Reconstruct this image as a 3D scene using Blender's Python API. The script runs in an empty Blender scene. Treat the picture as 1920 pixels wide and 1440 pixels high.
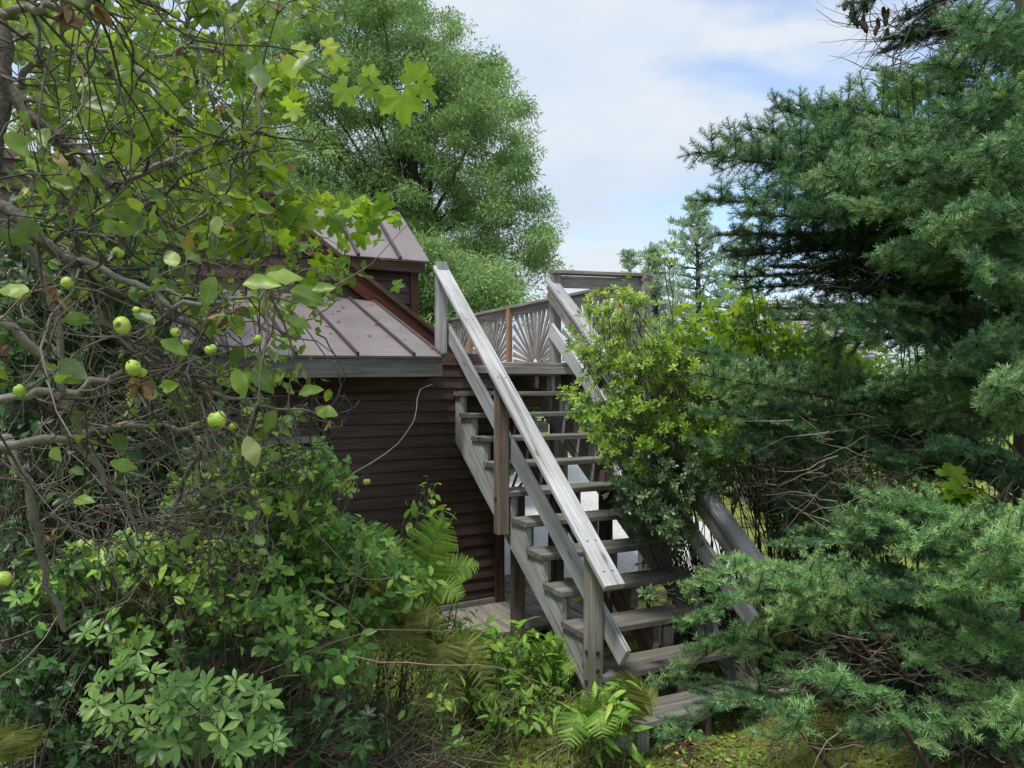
import bpy, math, random
import numpy as np
from mathutils import Vector, Matrix
random.seed(7); RNG = np.random.default_rng(11)
SC = bpy.context.scene; COL = SC.collection
F, CY0, CAMZ = 1397.0, 731.0, 2.1

# ------------------------------------------------------------------ camera
cd = bpy.data.cameras.new("Camera"); cam = bpy.data.objects.new("Camera", cd); COL.objects.link(cam)
cam.location = (0, 0, CAMZ); cam.rotation_euler = (math.radians(90), 0, 0)
cd.sensor_width = 36.0; cd.lens = F / 1920 * 36.0
cd.shift_y = (CY0 - 720) / 1920.0
cd.clip_start = 0.05; cd.clip_end = 2000; SC.camera = cam

# ------------------------------------------------------------------ light
SUN_DIR = Vector((-0.20, -0.34, 0.95)).normalized()
SUN_EL = math.asin(SUN_DIR.z); SUN_AZ = math.atan2(SUN_DIR.x, SUN_DIR.y)
w = bpy.data.worlds.new("World"); SC.world = w; w.use_nodes = True
nt = w.node_tree; nt.nodes.clear(); N = nt.nodes.new; K = nt.links.new
sky = N('ShaderNodeTexSky'); sky.sky_type = 'NISHITA'; sky.sun_disc = False
sky.sun_elevation = SUN_EL; sky.sun_rotation = SUN_AZ; sky.air_density = 1.0; sky.dust_density = 1.0
tc = N('ShaderNodeTexCoord'); mp = N('ShaderNodeMapping'); mp.inputs['Scale'].default_value = (1.0, 1.0, 2.6)
mp.inputs['Location'].default_value = (0.35, 0.0, 0.22)
K(tc.outputs['Generated'], mp.inputs['Vector'])
n1 = N('ShaderNodeTexNoise'); n1.inputs['Scale'].default_value = 1.9; n1.inputs['Detail'].default_value = 7; n1.inputs['Roughness'].default_value = 0.52; n1.inputs['Distortion'].default_value = 0.35
K(mp.outputs[0], n1.inputs['Vector'])
r1 = N('ShaderNodeValToRGB'); r1.color_ramp.elements[0].position = 0.33; r1.color_ramp.elements[1].position = 0.45
K(n1.outputs['Fac'], r1.inputs['Fac'])
n2 = N('ShaderNodeTexNoise'); n2.inputs['Scale'].default_value = 3.1; n2.inputs['Detail'].default_value = 6
K(mp.outputs[0], n2.inputs['Vector'])
r2 = N('ShaderNodeValToRGB')
r2.color_ramp.elements[0].position = 0.33; r2.color_ramp.elements[0].color = (2.35, 2.85, 3.55, 1)
r2.color_ramp.elements[1].position = 0.62; r2.color_ramp.elements[1].color = (3.0, 3.25, 3.55, 1)
K(n2.outputs['Fac'], r2.inputs['Fac'])
mx = N('ShaderNodeMix'); mx.data_type = 'RGBA'
K(r1.outputs['Color'], mx.inputs[0]); K(sky.outputs[0], mx.inputs[6]); K(r2.outputs['Color'], mx.inputs[7])
bg = N('ShaderNodeBackground'); bg.inputs['Strength'].default_value = 0.1
K(mx.outputs[2], bg.inputs['Color']); ow = N('ShaderNodeOutputWorld'); K(bg.outputs[0], ow.inputs[0])
sl = bpy.data.lights.new("Sun", 'SUN'); sl.energy = 1.5; sl.angle = math.radians(10); sl.color = (1.0, 0.965, 0.9)
so = bpy.data.objects.new("Sun", sl); COL.objects.link(so)
so.rotation_euler = SUN_DIR.to_track_quat('Z', 'Y').to_euler(); so.location = (-6, 3, 12)
SC.view_settings.view_transform = 'Standard'; SC.view_settings.look = 'None'; SC.view_settings.gamma = 1
SC.view_settings.use_curve_mapping = False
SC.view_settings.exposure = 1.4
SC.cycles.max_bounces = 5; SC.cycles.diffuse_bounces = 3; SC.cycles.glossy_bounces = 2; SC.cycles.transmission_bounces = 4

# ------------------------------------------------------------------ helpers
def at(px, py, Y):
    return np.array([(px - 960) * Y / F, Y, CAMZ + (CY0 - py) * Y / F])
def atv(px, py, Y):
    px = np.asarray(px, float); py = np.asarray(py, float); Y = np.asarray(Y, float) + 0 * px
    return np.stack([(px - 960) * Y / F, Y, CAMZ + (CY0 - py) * Y / F], -1)
def unit(a):
    a = np.asarray(a, float); return a / np.maximum(np.linalg.norm(a, axis=-1, keepdims=True), 1e-9)
def rvec(n, s=1.0): return unit(RNG.normal(size=(n, 3))) * s

def tag(o, label=None, cat=None, group=None, kind=None):
    if label: o['label'] = label
    if cat: o['category'] = cat
    if group: o['group'] = group
    if kind: o['kind'] = kind
    return o
def thing(name, label, cat, group=None, loc=(0, 0, 0)):
    o = bpy.data.objects.new(name, None); COL.objects.link(o); o.location = [float(a) for a in loc]; o.empty_display_size = .1
    return tag(o, label, cat, group)
def link(name, me, mat, parent=None):
    o = bpy.data.objects.new(name, me); COL.objects.link(o)
    if mat is not None: me.materials.append(mat)
    if parent is not None:
        o.parent = parent
        off = parent.location if parent.parent is None else Vector((0, 0, 0))
        o.matrix_parent_inverse = Matrix.Translation(-off)
    return o

class MB:                      # solid geometry; 'gc' = grain coordinates (x runs along a board)
    def __init__(s): s.v = []; s.f = []; s.g = []
    def add(s, vs, fs, gs=None):
        b = len(s.v); s.v += [tuple(map(float, a)) for a in vs]; s.f += [tuple(b + i for i in f) for f in fs]
        s.g += [tuple(map(float, a)) for a in (gs if gs is not None else vs)]
    def board(s, p0, p1, wd, th, up=(0, 0, 1), ch=0.004, wd1=None):
        p0 = np.asarray(p0, float); p1 = np.asarray(p1, float); d = unit(p1 - p0); L = np.linalg.norm(p1 - p0)
        side = unit(np.cross(d, up)); u = np.cross(side, d); wd1 = wd if wd1 is None else wd1
        vs = []; gs = []; off = RNG.uniform(-50, 50, 3)
        for (c, x, W) in ((p0, 0, wd), (p1, L, wd1)):
            a, b = W / 2, th / 2; k = min(ch, a * .4, b * .4)
            for (i, j) in ((-a + k, -b), (a - k, -b), (a, -b + k), (a, b - k), (a - k, b), (-a + k, b), (-a, b - k), (-a, -b + k)):
                vs.append(c + side * i + u * j); gs.append(np.array([x, i, j]) + off)
        fs = [tuple(range(7, -1, -1)), tuple(range(8, 16))] + [(i, (i + 1) % 8, 8 + (i + 1) % 8, 8 + i) for i in range(8)]
        s.add(vs, fs, gs)
    def prism(s, poly, vec, gdir=None):          # planar polygon extruded by vec
        poly = [np.asarray(p, float) for p in poly]; vec = np.asarray(vec, float); n = len(poly)
        vs = poly + [p + vec for p in poly]
        gd = unit(gdir if gdir is not None else poly[1] - poly[0]); ot = unit(np.cross(gd, (.31, .52, .8))); nv = np.cross(gd, ot); off = RNG.uniform(-50, 50, 3)
        gs = [np.array([v @ gd, v @ ot, v @ nv]) + off for v in vs]
        s.add(vs, [tuple(range(n - 1, -1, -1)), tuple(range(n, 2 * n))] + [(i, (i + 1) % n, n + (i + 1) % n, n + i) for i in range(n)], gs)
    def build(s, name, mat, parent=None):
        me = bpy.data.meshes.new(name); me.from_pydata(s.v, [], s.f)
        a = me.attributes.new('gc', 'FLOAT_VECTOR', 'POINT'); a.data.foreach_set('vector', np.array(s.g, 'f').ravel())
        me.update(); return link(name, me, mat, parent)

class FB:                      # foliage / twigs: batches of same-size faces
    def __init__(s, uv=False): s.b = []; s.uv = uv
    def add(s, V, T, val, lc=None):     # V (n,3) T (m,3|4)
        s.b.append((V.astype('f'), T.astype('i'), val.astype('f'), np.zeros((len(V), 2), 'f') if lc is None else lc.astype('f')))
    def inst(s, tmpl, pos, X, Z, sc, val=None):   # template local axes: X along, Z normal
        tv, tf = tmpl; pos = np.asarray(pos, float); n = len(pos)
        if n == 0: return
        X = unit(X); Z = np.asarray(Z, float); Z = unit(Z - X * (Z * X).sum(-1, keepdims=True)); Yx = np.cross(Z, X)
        sc = np.broadcast_to(np.asarray(sc, float), (n,))
        M = np.stack([X, Yx, Z], 1) * sc[:, None, None]
        V = pos[:, None, :] + np.einsum('vk,nkj->nvj', tv, M)
        k = len(tv); T = tf[None] + (np.arange(n) * k)[:, None, None]
        if val is None: val = RNG.random(n)
        s.add(V.reshape(-1, 3), T.reshape(-1, tf.shape[1]), np.repeat(val, k), np.tile(tv[:, :2], (n, 1)) if s.uv else None)
    def tubes(s, P, R, sides=4, val=None):        # P (m,n,3) R (m,n)
        P = np.asarray(P, float); R = np.asarray(R, float); m, n, _ = P.shape
        T = unit(np.gradient(P, axis=1)); ref = np.tile([0.13, 0.37, 0.92], (m, n, 1)).astype(float)
        A = unit(np.cross(T, ref)); B = np.cross(T, A)
        th = np.arange(sides) * 2 * math.pi / sides
        V = P[:, :, None] + R[:, :, None, None] * (A[:, :, None] * np.cos(th)[None, None, :, None] + B[:, :, None] * np.sin(th)[None, None, :, None])
        i, j = np.meshgrid(np.arange(n - 1), np.arange(sides), indexing='ij'); i = i.ravel(); j = j.ravel(); j2 = (j + 1) % sides
        q = np.stack([i * sides + j, i * sides + j2, (i + 1) * sides + j2, (i + 1) * sides + j], 1)
        Q = q[None] + (np.arange(m) * n * sides)[:, None, None]
        if val is None: val = RNG.random(m)
        s.add(V.reshape(-1, 3), Q.reshape(-1, 4), np.repeat(val, n * sides))
    def build(s, name, mat, parent=None, smooth=False):
        nv = 0; Vs = []; loops = []; tot = []; vals = []
        for V, T, val, _ in s.b:
            Vs.append(V); loops.append((T + nv).ravel()); tot.append(np.full(len(T), T.shape[1], 'i')); vals.append(val); nv += len(V)
        V = np.concatenate(Vs); lo = np.concatenate(loops).astype('i'); tt = np.concatenate(tot); st = np.concatenate([[0], np.cumsum(tt)[:-1]]).astype('i')
        me = bpy.data.meshes.new(name); me.vertices.add(len(V)); me.vertices.foreach_set('co', V.ravel())
        me.loops.add(len(lo)); me.loops.foreach_set('vertex_index', lo)
        me.polygons.add(len(tt)); me.polygons.foreach_set('loop_start', st); me.polygons.foreach_set('loop_total', tt)
        if smooth: me.polygons.foreach_set('use_smooth', np.ones(len(tt), bool))
        me.update(calc_edges=True)
        a = me.attributes.new('v', 'FLOAT', 'POINT'); a.data.foreach_set('value', np.concatenate(vals))
        if s.uv:
            l3 = np.concatenate([q[3] for q in s.b]); l3 = np.concatenate([l3, np.zeros((len(l3), 1), 'f')], 1); me.attributes.new('lc', 'FLOAT_VECTOR', 'POINT').data.foreach_set('vector', l3.astype('f').ravel())
        return link(name, me, mat, parent)

def inpoly(x, y, poly):
    c = np.zeros(len(x), bool); n = len(poly)
    for i in range(n):
        x0, y0 = poly[i]; x1, y1 = poly[(i + 1) % n]
        if y0 == y1: continue
        k = ((y0 > y) != (y1 > y)) & (x < (x1 - x0) * (y - y0) / (y1 - y0) + x0); c ^= k
    return c
def sample_poly(poly, n, Y0, Y1):
    xs = [p[0] for p in poly]; ys = [p[1] for p in poly]; out = []
    got = 0
    while got < n:
        x = RNG.uniform(min(xs), max(xs), n * 2); y = RNG.uniform(min(ys), max(ys), n * 2); k = inpoly(x, y, poly)
        out.append(np.stack([x[k], y[k]], 1)); got += k.sum()
    p = np.concatenate(out)[:n]; return atv(p[:, 0], p[:, 1], RNG.uniform(Y0, Y1, n))
def sample_clumps(poly, n, Y0, Y1, per=9, r=.07):
    C = sample_poly(poly, max(3, n // per), Y0, Y1); k = RNG.integers(0, len(C), n); rr = np.repeat(RNG.uniform(.4, 1.5, len(C))[:, None], 3, 1)[k] * r
    d = rvec(n) * (RNG.random(n) ** .4)[:, None]; return C[k] + d * rr * np.array([1.15, 1.15, .75])
def clump(P, n, r):            # n points gathered round each of the points P
    P = np.asarray(P); return (P[:, None] + RNG.normal(size=(len(P), n, 3)) * np.asarray(r)).reshape(-1, 3)
def walk(P0, D, L, n=6, jit=0.35, grav=0.0):      # random crooked twigs
    P0 = np.asarray(P0, float); m = len(P0); D = unit(D); L = np.broadcast_to(np.asarray(L, float), (m,)); P = [P0]; d = D.copy()
    for i in range(n - 1):
        d = unit(d + RNG.normal(size=(m, 3)) * jit + np.array([0, 0, -grav])); P.append(P[-1] + d * (L / (n - 1))[:, None])
    return np.stack(P, 1), d
def smooth_line(pts, n=14):
    pts = np.asarray(pts, float); m = len(pts)
    if m == 2: return pts[0] + np.linspace(0, 1, n)[:, None] * (pts[1] - pts[0])
    P = np.vstack([2 * pts[0] - pts[1], pts, 2 * pts[-1] - pts[-2]]); out = []
    for t in np.linspace(0, m - 1 - 1e-6, n):
        i = int(t); u = t - i; a, b, c, d = P[i:i + 4]
        out.append(.5 * (2 * b + (c - a) * u + (2 * a - 5 * b + 4 * c - d) * u * u + (3 * b - a - 3 * c + d) * u ** 3))
    return np.array(out)

# ------------------------------------------------------------------ leaf templates (unit length, X along, Z normal)
def leaf(wd=.5, fold=.12, curl=.15, peak=.42, nseg=5, stem=.0, ser=0.0):
    t = np.linspace(0, 1, nseg + 1); wv = np.sin(np.pi * t ** (math.log(.5) / math.log(peak))) ** .85 * wd / 2; wv[0] = 0.01; wv[-1] = 0.0
    if ser: wv[1:-1] *= 1 + ser * np.where(np.arange(1, nseg) % 2, 1, -1)
    z = -curl * t ** 2; v = []; f = []
    for i in range(nseg + 1):
        v += [(t[i] + stem, -wv[i], z[i] + fold * wv[i] * 2), (t[i] + stem, 0, z[i]), (t[i] + stem, wv[i], z[i] + fold * wv[i] * 2)]
    for i in range(nseg):
        a = i * 3; f += [(a, a + 3, a + 4, a + 1), (a + 1, a + 4, a + 5, a + 2)]
    return np.array(v, float), np.array(f)
def merge(parts):
    V = []; T = []; b = 0
    for v, f in parts: V.append(v); T.append(f + b); b += len(v)
    return np.concatenate(V), np.concatenate(T)
def xf(t, rz=0, ry=0, sc=1, off=(0, 0, 0)):
    v, f = t; c, s = math.cos(ry), math.sin(ry); R1 = np.array([[c, 0, s], [0, 1, 0], [-s, 0, c]]); c, s = math.cos(rz), math.sin(rz); R2 = np.array([[c, -s, 0], [s, c, 0], [0, 0, 1]])
    return v @ R1.T @ R2.T * sc + np.array(off), f
def rosette(n, wd, tilt=.5, up=0.0, peak=.6, tw=.25):
    return merge([xf(leaf(wd, .1, .18, peak, 4, .06), 2 * math.pi * i / n + random.uniform(-tw, tw), -tilt - random.uniform(-.3, .3), random.uniform(.75, 1.05)) for i in range(n)])
def lobed(seed=0, lobes=5, teeth=7):     # grape / maple like leaf, fan of triangles, toothed outline
    r = random.Random(seed); n = lobes * teeth; v = [(0.0, 0, 0)]; f = []
    for i in range(n + 1):
        a = -2.55 + 5.1 * i / n; ph = (i / n * lobes) % 1
        rad = .41 + .24 * abs(math.cos(math.pi * (i / n * lobes - lobes / 2))) ** 1.2
        rad *= 1 + .16 * math.cos(a) + (.10 if i % 2 else -.07) + r.uniform(-.03, .03)
        x, y = rad * math.cos(a), rad * math.sin(a)
        v.append((x, y, -.28 * (x * x + y * y) + .09 * abs(math.sin(a * 2.5)) * rad + r.uniform(-.02, .02)))
    for i in range(n): f.append((0, i + 1, i + 2))
    return np.array(v), np.array(f)
def creeper():
    return merge([xf(leaf(.42, .1, .2, .55, 6, .04, .12), a, -.25, s) for a, s in ((0, 1), (.95, .85), (-.95, .85), (1.9, .6), (-1.9, .6))])
def wavy(t, a, seed):
    v, f = t; v = v.copy(); e = np.abs(v[:, 1]); v[:, 2] += a * np.sin(v[:, 0] * 13 + seed * 2 + np.sign(v[:, 1]) * 1.3) * e / (e.max() + 1e-6) + a * .5 * np.sin(v[:, 0] * 7 + seed); return v, f
L_APPLE = [wavy(leaf(.62, .18, .22, .42, 10, .0, .035), .035, 0), wavy(leaf(.55, .3, .05, .45, 10, .0, .04), .04, 1), wavy(leaf(.66, .08, .4, .4, 10, .0, .035), .045, 2), wavy(leaf(.6, -.12, .3, .45, 10, .0, .035), .05, 3)]
L_GRAPE = [lobed(i, 5, 7) for i in range(3)]
L_CREEP = creeper(); L_SMALL = leaf(.5, .15, .15, .45, 3); L_TINY = (np.array([(0, 0, 0), (.5, -.12, .03), (1, 0, -.08), (.5, .12, .03)], float), np.array([(0, 1, 2, 3)]))
L_ROSE = [rosette(6, .38), rosette(5, .38), rosette(7, .36, .35)]
L_TUFT = [rosette(6, .42, .75, peak=.66), rosette(5, .45, .6, peak=.62), rosette(7, .4, .9, peak=.66)]
L_LANCE = leaf(.26, .15, .45, .4, 5)
def needle_twig(n, seed, nl=.22, spread=1.0):     # twig of unit length with needles all round, denser on top
    r = np.random.default_rng(seed); x = np.linspace(0.0, 1.0, n); ph = r.uniform(-math.pi * .82, math.pi * .82, n)
    d = np.stack([np.full(n, .36) + r.uniform(-.15, .2, n), np.sin(ph) * spread, np.cos(ph) * .75 + .1], 1); d = unit(d)
    ln = nl * (1 - .25 * np.abs(x - .4)) * r.uniform(.8, 1.1, n); b = np.stack([x, 0 * x, 0 * x], 1); tip = b + d * ln[:, None]
    sd = unit(np.cross(d, r.normal(size=(n, 3)))) * .0155
    V = np.stack([b - sd, b + sd, tip + sd * .35, tip - sd * .35], 1).reshape(-1, 3); T = (np.arange(n) * 4)[:, None] + np.arange(4)
    return V, T
L_NEED = [needle_twig(76, i, .30) for i in range(4)]

# ------------------------------------------------------------------ materials
def newmat(name):
    m = bpy.data.materials.new(name); m.use_nodes = True; t = m.node_tree; t.nodes.clear(); o = t.nodes.new('ShaderNodeOutputMaterial'); return m, t, o
def ramp(t, fac, stops, interp='LINEAR'):
    r = t.nodes.new('ShaderNodeValToRGB'); r.color_ramp.interpolation = interp; e = r.color_ramp.elements
    while len(e) < len(stops): e.new(.5)
    for i, (p, c) in enumerate(stops): e[i].position = p; e[i].color = (*c, 1) if len(c) == 3 else c
    t.links.new(fac, r.inputs['Fac']); return r.outputs['Color']
def noise(t, vec, scale, detail=4, rough=.55, mapscale=None, dist=0):
    if mapscale is not None:
        m = t.nodes.new('ShaderNodeMapping'); m.inputs['Scale'].default_value = mapscale; t.links.new(vec, m.inputs['Vector']); vec = m.outputs[0]
    n = t.nodes.new('ShaderNodeTexNoise'); n.inputs['Scale'].default_value = scale; n.inputs['Detail'].default_value = detail; n.inputs['Roughness'].default_value = rough; n.inputs['Distortion'].default_value = dist
    t.links.new(vec, n.inputs['Vector']); return n.outputs['Fac']
def mixc(t, fac, a, b, mode='MIX'):
    m = t.nodes.new('ShaderNodeMix'); m.data_type = 'RGBA'; m.blend_type = mode
    for s, x in ((0, fac), (6, a), (7, b)):
        if hasattr(x, 'is_linked'): t.links.new(x, m.inputs[s])
        else: m.inputs[s].default_value = x if s == 0 else (*x, 1)
    return m.outputs[2]
def bump(t, h, st, dist=.01):
    b = t.nodes.new('ShaderNodeBump'); b.inputs['Strength'].default_value = st; b.inputs['Distance'].default_value = dist; t.links.new(h, b.inputs['Height']); return b.outputs[0]
def leafmat(name, stops, tr=.35, trc=(.30, .45, .04), rough=.45, spec=.35, back=None, vein=0):
    m, t, o = newmat(name); a = t.nodes.new('ShaderNodeAttribute'); a.attribute_name = 'v'; c = ramp(t, a.outputs['Fac'], stops)
    g = t.nodes.new('ShaderNodeNewGeometry'); nz = noise(t, g.outputs['Position'], 35, 3)
    c = mixc(t, .35, c, ramp(t, nz, [(.3, (.35, .35, .3)), (.7, (1.4, 1.4, 1.3))]), 'MULTIPLY')
    if vein:
        lc = t.nodes.new('ShaderNodeAttribute'); lc.attribute_name = 'lc'; sx = t.nodes.new('ShaderNodeSeparateXYZ'); t.links.new(lc.outputs['Vector'], sx.inputs[0])
        def mth(op, a_, b_=None):
            q = t.nodes.new('ShaderNodeMath'); q.operation = op
            for i_, z_ in enumerate((a_, b_)):
                if z_ is None: continue
                if hasattr(z_, 'is_linked'): t.links.new(z_, q.inputs[i_])
                else: q.inputs[i_].default_value = z_
            return q.outputs[0]
        ay = mth('ABSOLUTE', sx.outputs['Y']); fr = mth('FRACT', mth('SUBTRACT', mth('MULTIPLY', sx.outputs['X'], 8.0), mth('MULTIPLY', ay, 8.5)))
        ln_ = mth('MAXIMUM', mth('LESS_THAN', fr, .13), mth('LESS_THAN', ay, .014)); c = mixc(t, mth('MULTIPLY', ln_, vein), c, (.34, .40, .16))
        sp_ = ramp(t, noise(t, g.outputs['Position'], 70, 4, .7), [(.70, (0, 0, 0)), (.74, (.8, .8, .8))]); c = mixc(t, sp_, c, (.12, .07, .03))
    cb = mixc(t, g.outputs['Backfacing'], c, mixc(t, .4, c, back)) if back else c
    p = t.nodes.new('ShaderNodeBsdfPrincipled'); t.links.new(cb, p.inputs['Base Color']); p.inputs['Roughness'].default_value = rough; p.inputs['Specular IOR Level'].default_value = spec
    tl = t.nodes.new('ShaderNodeBsdfTranslucent'); t.links.new(mixc(t, .55, c, trc), tl.inputs['Color'])
    s = t.nodes.new('ShaderNodeMixShader'); s.inputs[0].default_value = tr; t.links.new(p.outputs[0], s.inputs[1]); t.links.new(tl.outputs[0], s.inputs[2]); t.links.new(s.outputs[0], o.inputs[0]); return m
def barkmat(name, stops, sc=60, rough=.9):
    m, t, o = newmat(name); a = t.nodes.new('ShaderNodeAttribute'); a.attribute_name = 'v'; g = t.nodes.new('ShaderNodeNewGeometry')
    n = noise(t, g.outputs['Position'], sc, 4, .65); c = mixc(t, .45, ramp(t, n, stops), ramp(t, a.outputs['Fac'], stops))
    p = t.nodes.new('ShaderNodeBsdfPrincipled'); t.links.new(c, p.inputs['Base Color']); p.inputs['Roughness'].default_value = rough; p.inputs['Specular IOR Level'].default_value = .2
    t.links.new(bump(t, n, .5, .004), p.inputs['Normal']); t.links.new(p.outputs[0], o.inputs[0]); return m
def woodmat(name, stops, stain=(.12, .10, .08), stainamt=.35, rough=.85, grain=1.0, moss=None, spec=.25):
    m, t, o = newmat(name); a = t.nodes.new('ShaderNodeAttribute'); a.attribute_name = 'gc'; v = a.outputs['Vector']
    g1 = noise(t, v, 1.0, 6, .7, (2.2, 75, 75), .6); g2 = noise(t, v, 1.0, 3, .5, (1.1, 14, 14), 1.2); g3 = noise(t, v, 1.0, 5, .6, (1.6, 5, 5))
    c = ramp(t, g2, stops); c = mixc(t, .55 * grain, c, ramp(t, g1, [(.32, (.42, .4, .38)), (.52, (1.0, 1.0, 1.0)), (.7, (1.25, 1.25, 1.25))]), 'MULTIPLY')
    s = ramp(t, g3, [(.48, (0, 0, 0)), (.68, (stainamt,) * 3)]); c = mixc(t, s, c, stain)
    ck = ramp(t, noise(t, v, 1.0, 3, .5, (.8, 55, 55), .3), [(.33, (.22, .2, .19)), (.37, (1, 1, 1))]); c = mixc(t, .8, c, ck, 'MULTIPLY'); lg = ramp(t, noise(t, v, 1.0, 3, .6, (.9, 1.5, 1.5)), [(.35, (.72, .7, .68)), (.65, (1.15, 1.15, 1.15))]); c = mixc(t, .8, c, lg, 'MULTIPLY')
    vo = t.nodes.new('ShaderNodeTexVoronoi'); mpn = t.nodes.new('ShaderNodeMapping'); mpn.inputs['Scale'].default_value = (2.3, 9, 9); t.links.new(v, mpn.inputs[0]); t.links.new(mpn.outputs[0], vo.inputs['Vector']); vo.inputs['Scale'].default_value = 1
    kn = ramp(t, vo.outputs['Distance'], [(.05, (.75, .75, .75)), (.13, (0, 0, 0))]); c = mixc(t, kn, c, (.09, .075, .06))
    if moss:
        g = t.nodes.new('ShaderNodeNewGeometry'); sx = t.nodes.new('ShaderNodeSeparateXYZ'); t.links.new(g.outputs['Normal'], sx.inputs[0])
        mt = t.nodes.new('ShaderNodeMath'); mt.operation = 'MULTIPLY'; t.links.new(sx.outputs['Z'], mt.inputs[0]); t.links.new(ramp(t, noise(t, v, 1, 5, .6, (3, 9, 9)), [(.42, (0, 0, 0)), (.66, (.45, .45, .45))]), mt.inputs[1]); mt.use_clamp = True
        c = mixc(t, mt.outputs[0], c, moss)
    p = t.nodes.new('ShaderNodeBsdfPrincipled'); t.links.new(c, p.inputs['Base Color']); p.inputs['Roughness'].default_value = rough; p.inputs['Specular IOR Level'].default_value = spec
    t.links.new(bump(t, g1, .55, .003), p.inputs['Normal']); t.links.new(p.outputs[0], o.inputs[0]); return m
def plain(name, stops, sc=3, rough=.6, spec=.4, metal=0, bmp=0, detail=5, bsc=None):
    m, t, o = newmat(name); g = t.nodes.new('ShaderNodeNewGeometry'); n = noise(t, g.outputs['Position'], sc, detail, .6)
    p = t.nodes.new('ShaderNodeBsdfPrincipled'); t.links.new(ramp(t, n, stops), p.inputs['Base Color']); p.inputs['Roughness'].default_value = rough; p.inputs['Specular IOR Level'].default_value = spec; p.inputs['Metallic'].default_value = metal
    if bmp: t.links.new(bump(t, noise(t, g.outputs['Position'], bsc or sc * 3, 5), bmp, .01), p.inputs['Normal'])
    t.links.new(p.outputs[0], o.inputs[0]); return m

M = {}
M['rail'] = woodmat('weathered_rail_wood', [(.3, (.35, .355, .37)), (.5, (.46, .465, .48)), (.72, (.56, .565, .58))], (.25, .23, .22), .4)
M['stringer'] = woodmat('weathered_stringer_wood', [(.3, (.31, .315, .32)), (.5, (.42, .425, .43)), (.72, (.52, .525, .53))], (.17, .16, .14), .5)
M['post'] = woodmat('weathered_post_wood', [(.3, (.17, .155, .135)), (.5, (.25, .23, .20)), (.72, (.34, .32, .29))], (.11, .09, .07), .5)
M['post_brown'] = woodmat('brown_post_wood', [(.3, (.085, .06, .045)), (.5, (.14, .10, .08)), (.72, (.22, .18, .15))], (.05, .035, .03), .4)
M['post_mid'] = woodmat('stained_post_wood', [(.3, (.12, .095, .075)), (.5, (.19, .15, .12)), (.72, (.28, .24, .2))], (.07, .05, .04), .5)
M['tread'] = woodmat('tread_wood', [(.3, (.115, .108, .105)), (.5, (.18, .17, .165)), (.72, (.28, .27, .265))], (.07, .055, .045), .7, moss=(.17, .17, .07))
M['deckwood'] = woodmat('deck_rail_wood', [(.3, (.2, .18, .165)), (.5, (.3, .28, .26)), (.72, (.4, .38, .36))], (.14, .11, .1), .5)
M['tan'] = woodmat('tan_post_wood', [(.3, (.24, .13, .08)), (.5, (.36, .21, .13)), (.72, (.45, .28, .19))], (.2, .12, .08), .3)
M['siding'] = woodmat('brown_siding', [(.3, (.045, .026, .021)), (.5, (.074, .042, .033)), (.72, (.11, .064, .049))], (.07, .055, .045), .3, .5, .3, spec=.35)
M['redwood'] = woodmat('red_brown_trim', [(.3, (.08, .025, .018)), (.5, (.17, .05, .028)), (.72, (.30, .12, .07))], (.05, .02, .015), .5, .7)
M['trim'] = woodmat('brown_trim', [(.3, (.045, .022, .016)), (.5, (.085, .042, .03)), (.72, (.13, .07, .05))], (.16, .11, .08), .4, .75)
M['fascia'] = woodmat('grey_fascia', [(.3, (.10, .10, .10)), (.5, (.15, .15, .15)), (.72, (.21, .21, .21))], (.08, .07, .06), .5, .7)
M['frame'] = woodmat('window_frame_grey', [(.3, (.2, .21, .18)), (.7, (.34, .34, .3))], (.12, .12, .1), .4)
M['metal'] = plain('mauve_metal_roof', [(.3, (.185, .155, .155)), (.7, (.26, .222, .225))], 2.5, .38, .55, .2, .05, bsc=14)
M['seam'] = plain('roof_seam', [(.3, (.05, .038, .038)), (.7, (.085, .065, .065))], 9, .5)
M['glass'] = plain('dark_window_glass', [(.3, (.012, .016, .018)), (.7, (.02, .03, .03))], 2, .06, .6)
M['concrete'] = plain('old_concrete', [(.3, (.13, .125, .11)), (.7, (.24, .23, .21))], 12, .9, .2, 0, .6)
M['rock'] = plain('pale_rock', [(.3, (.22, .21, .2)), (.7, (.42, .4, .38))], 14, .9, .2, 0, .8)
M['gravel'] = plain('gravel', [(.25, (.28, .27, .26)), (.5, (.5, .49, .475)), (.75, (.72, .71, .69))], 22, .9, .2, 0, .9, 9, 60)
M['lawn'] = plain('lawn', [(.3, (.10, .2, .03)), (.7, (.2, .34, .05))], 3, .9, .2, 0, .7, 8, 50)
M['shingle'] = plain('grey_shingles', [(.3, (.20, .19, .18)), (.7, (.31, .295, .28))], 6, .9, .2, 0, .5)
M['palewall'] = plain('pale_wall', [(.3, (.16, .15, .13)), (.7, (.24, .22, .2))], 2, .8)
M['fence'] = plain('dark_fence', [(.3, (.035, .03, .035)), (.7, (.07, .06, .06))], 8, .8)
M['white'] = plain('white_paint', [(.3, (.6, .6, .6)), (.7, (.75, .75, .75))], 8, .6)
M['steel'] = plain('bolt_steel', [(.3, (.05, .05, .05)), (.7, (.12, .12, .12))], 30, .5, .5, .8)
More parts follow.
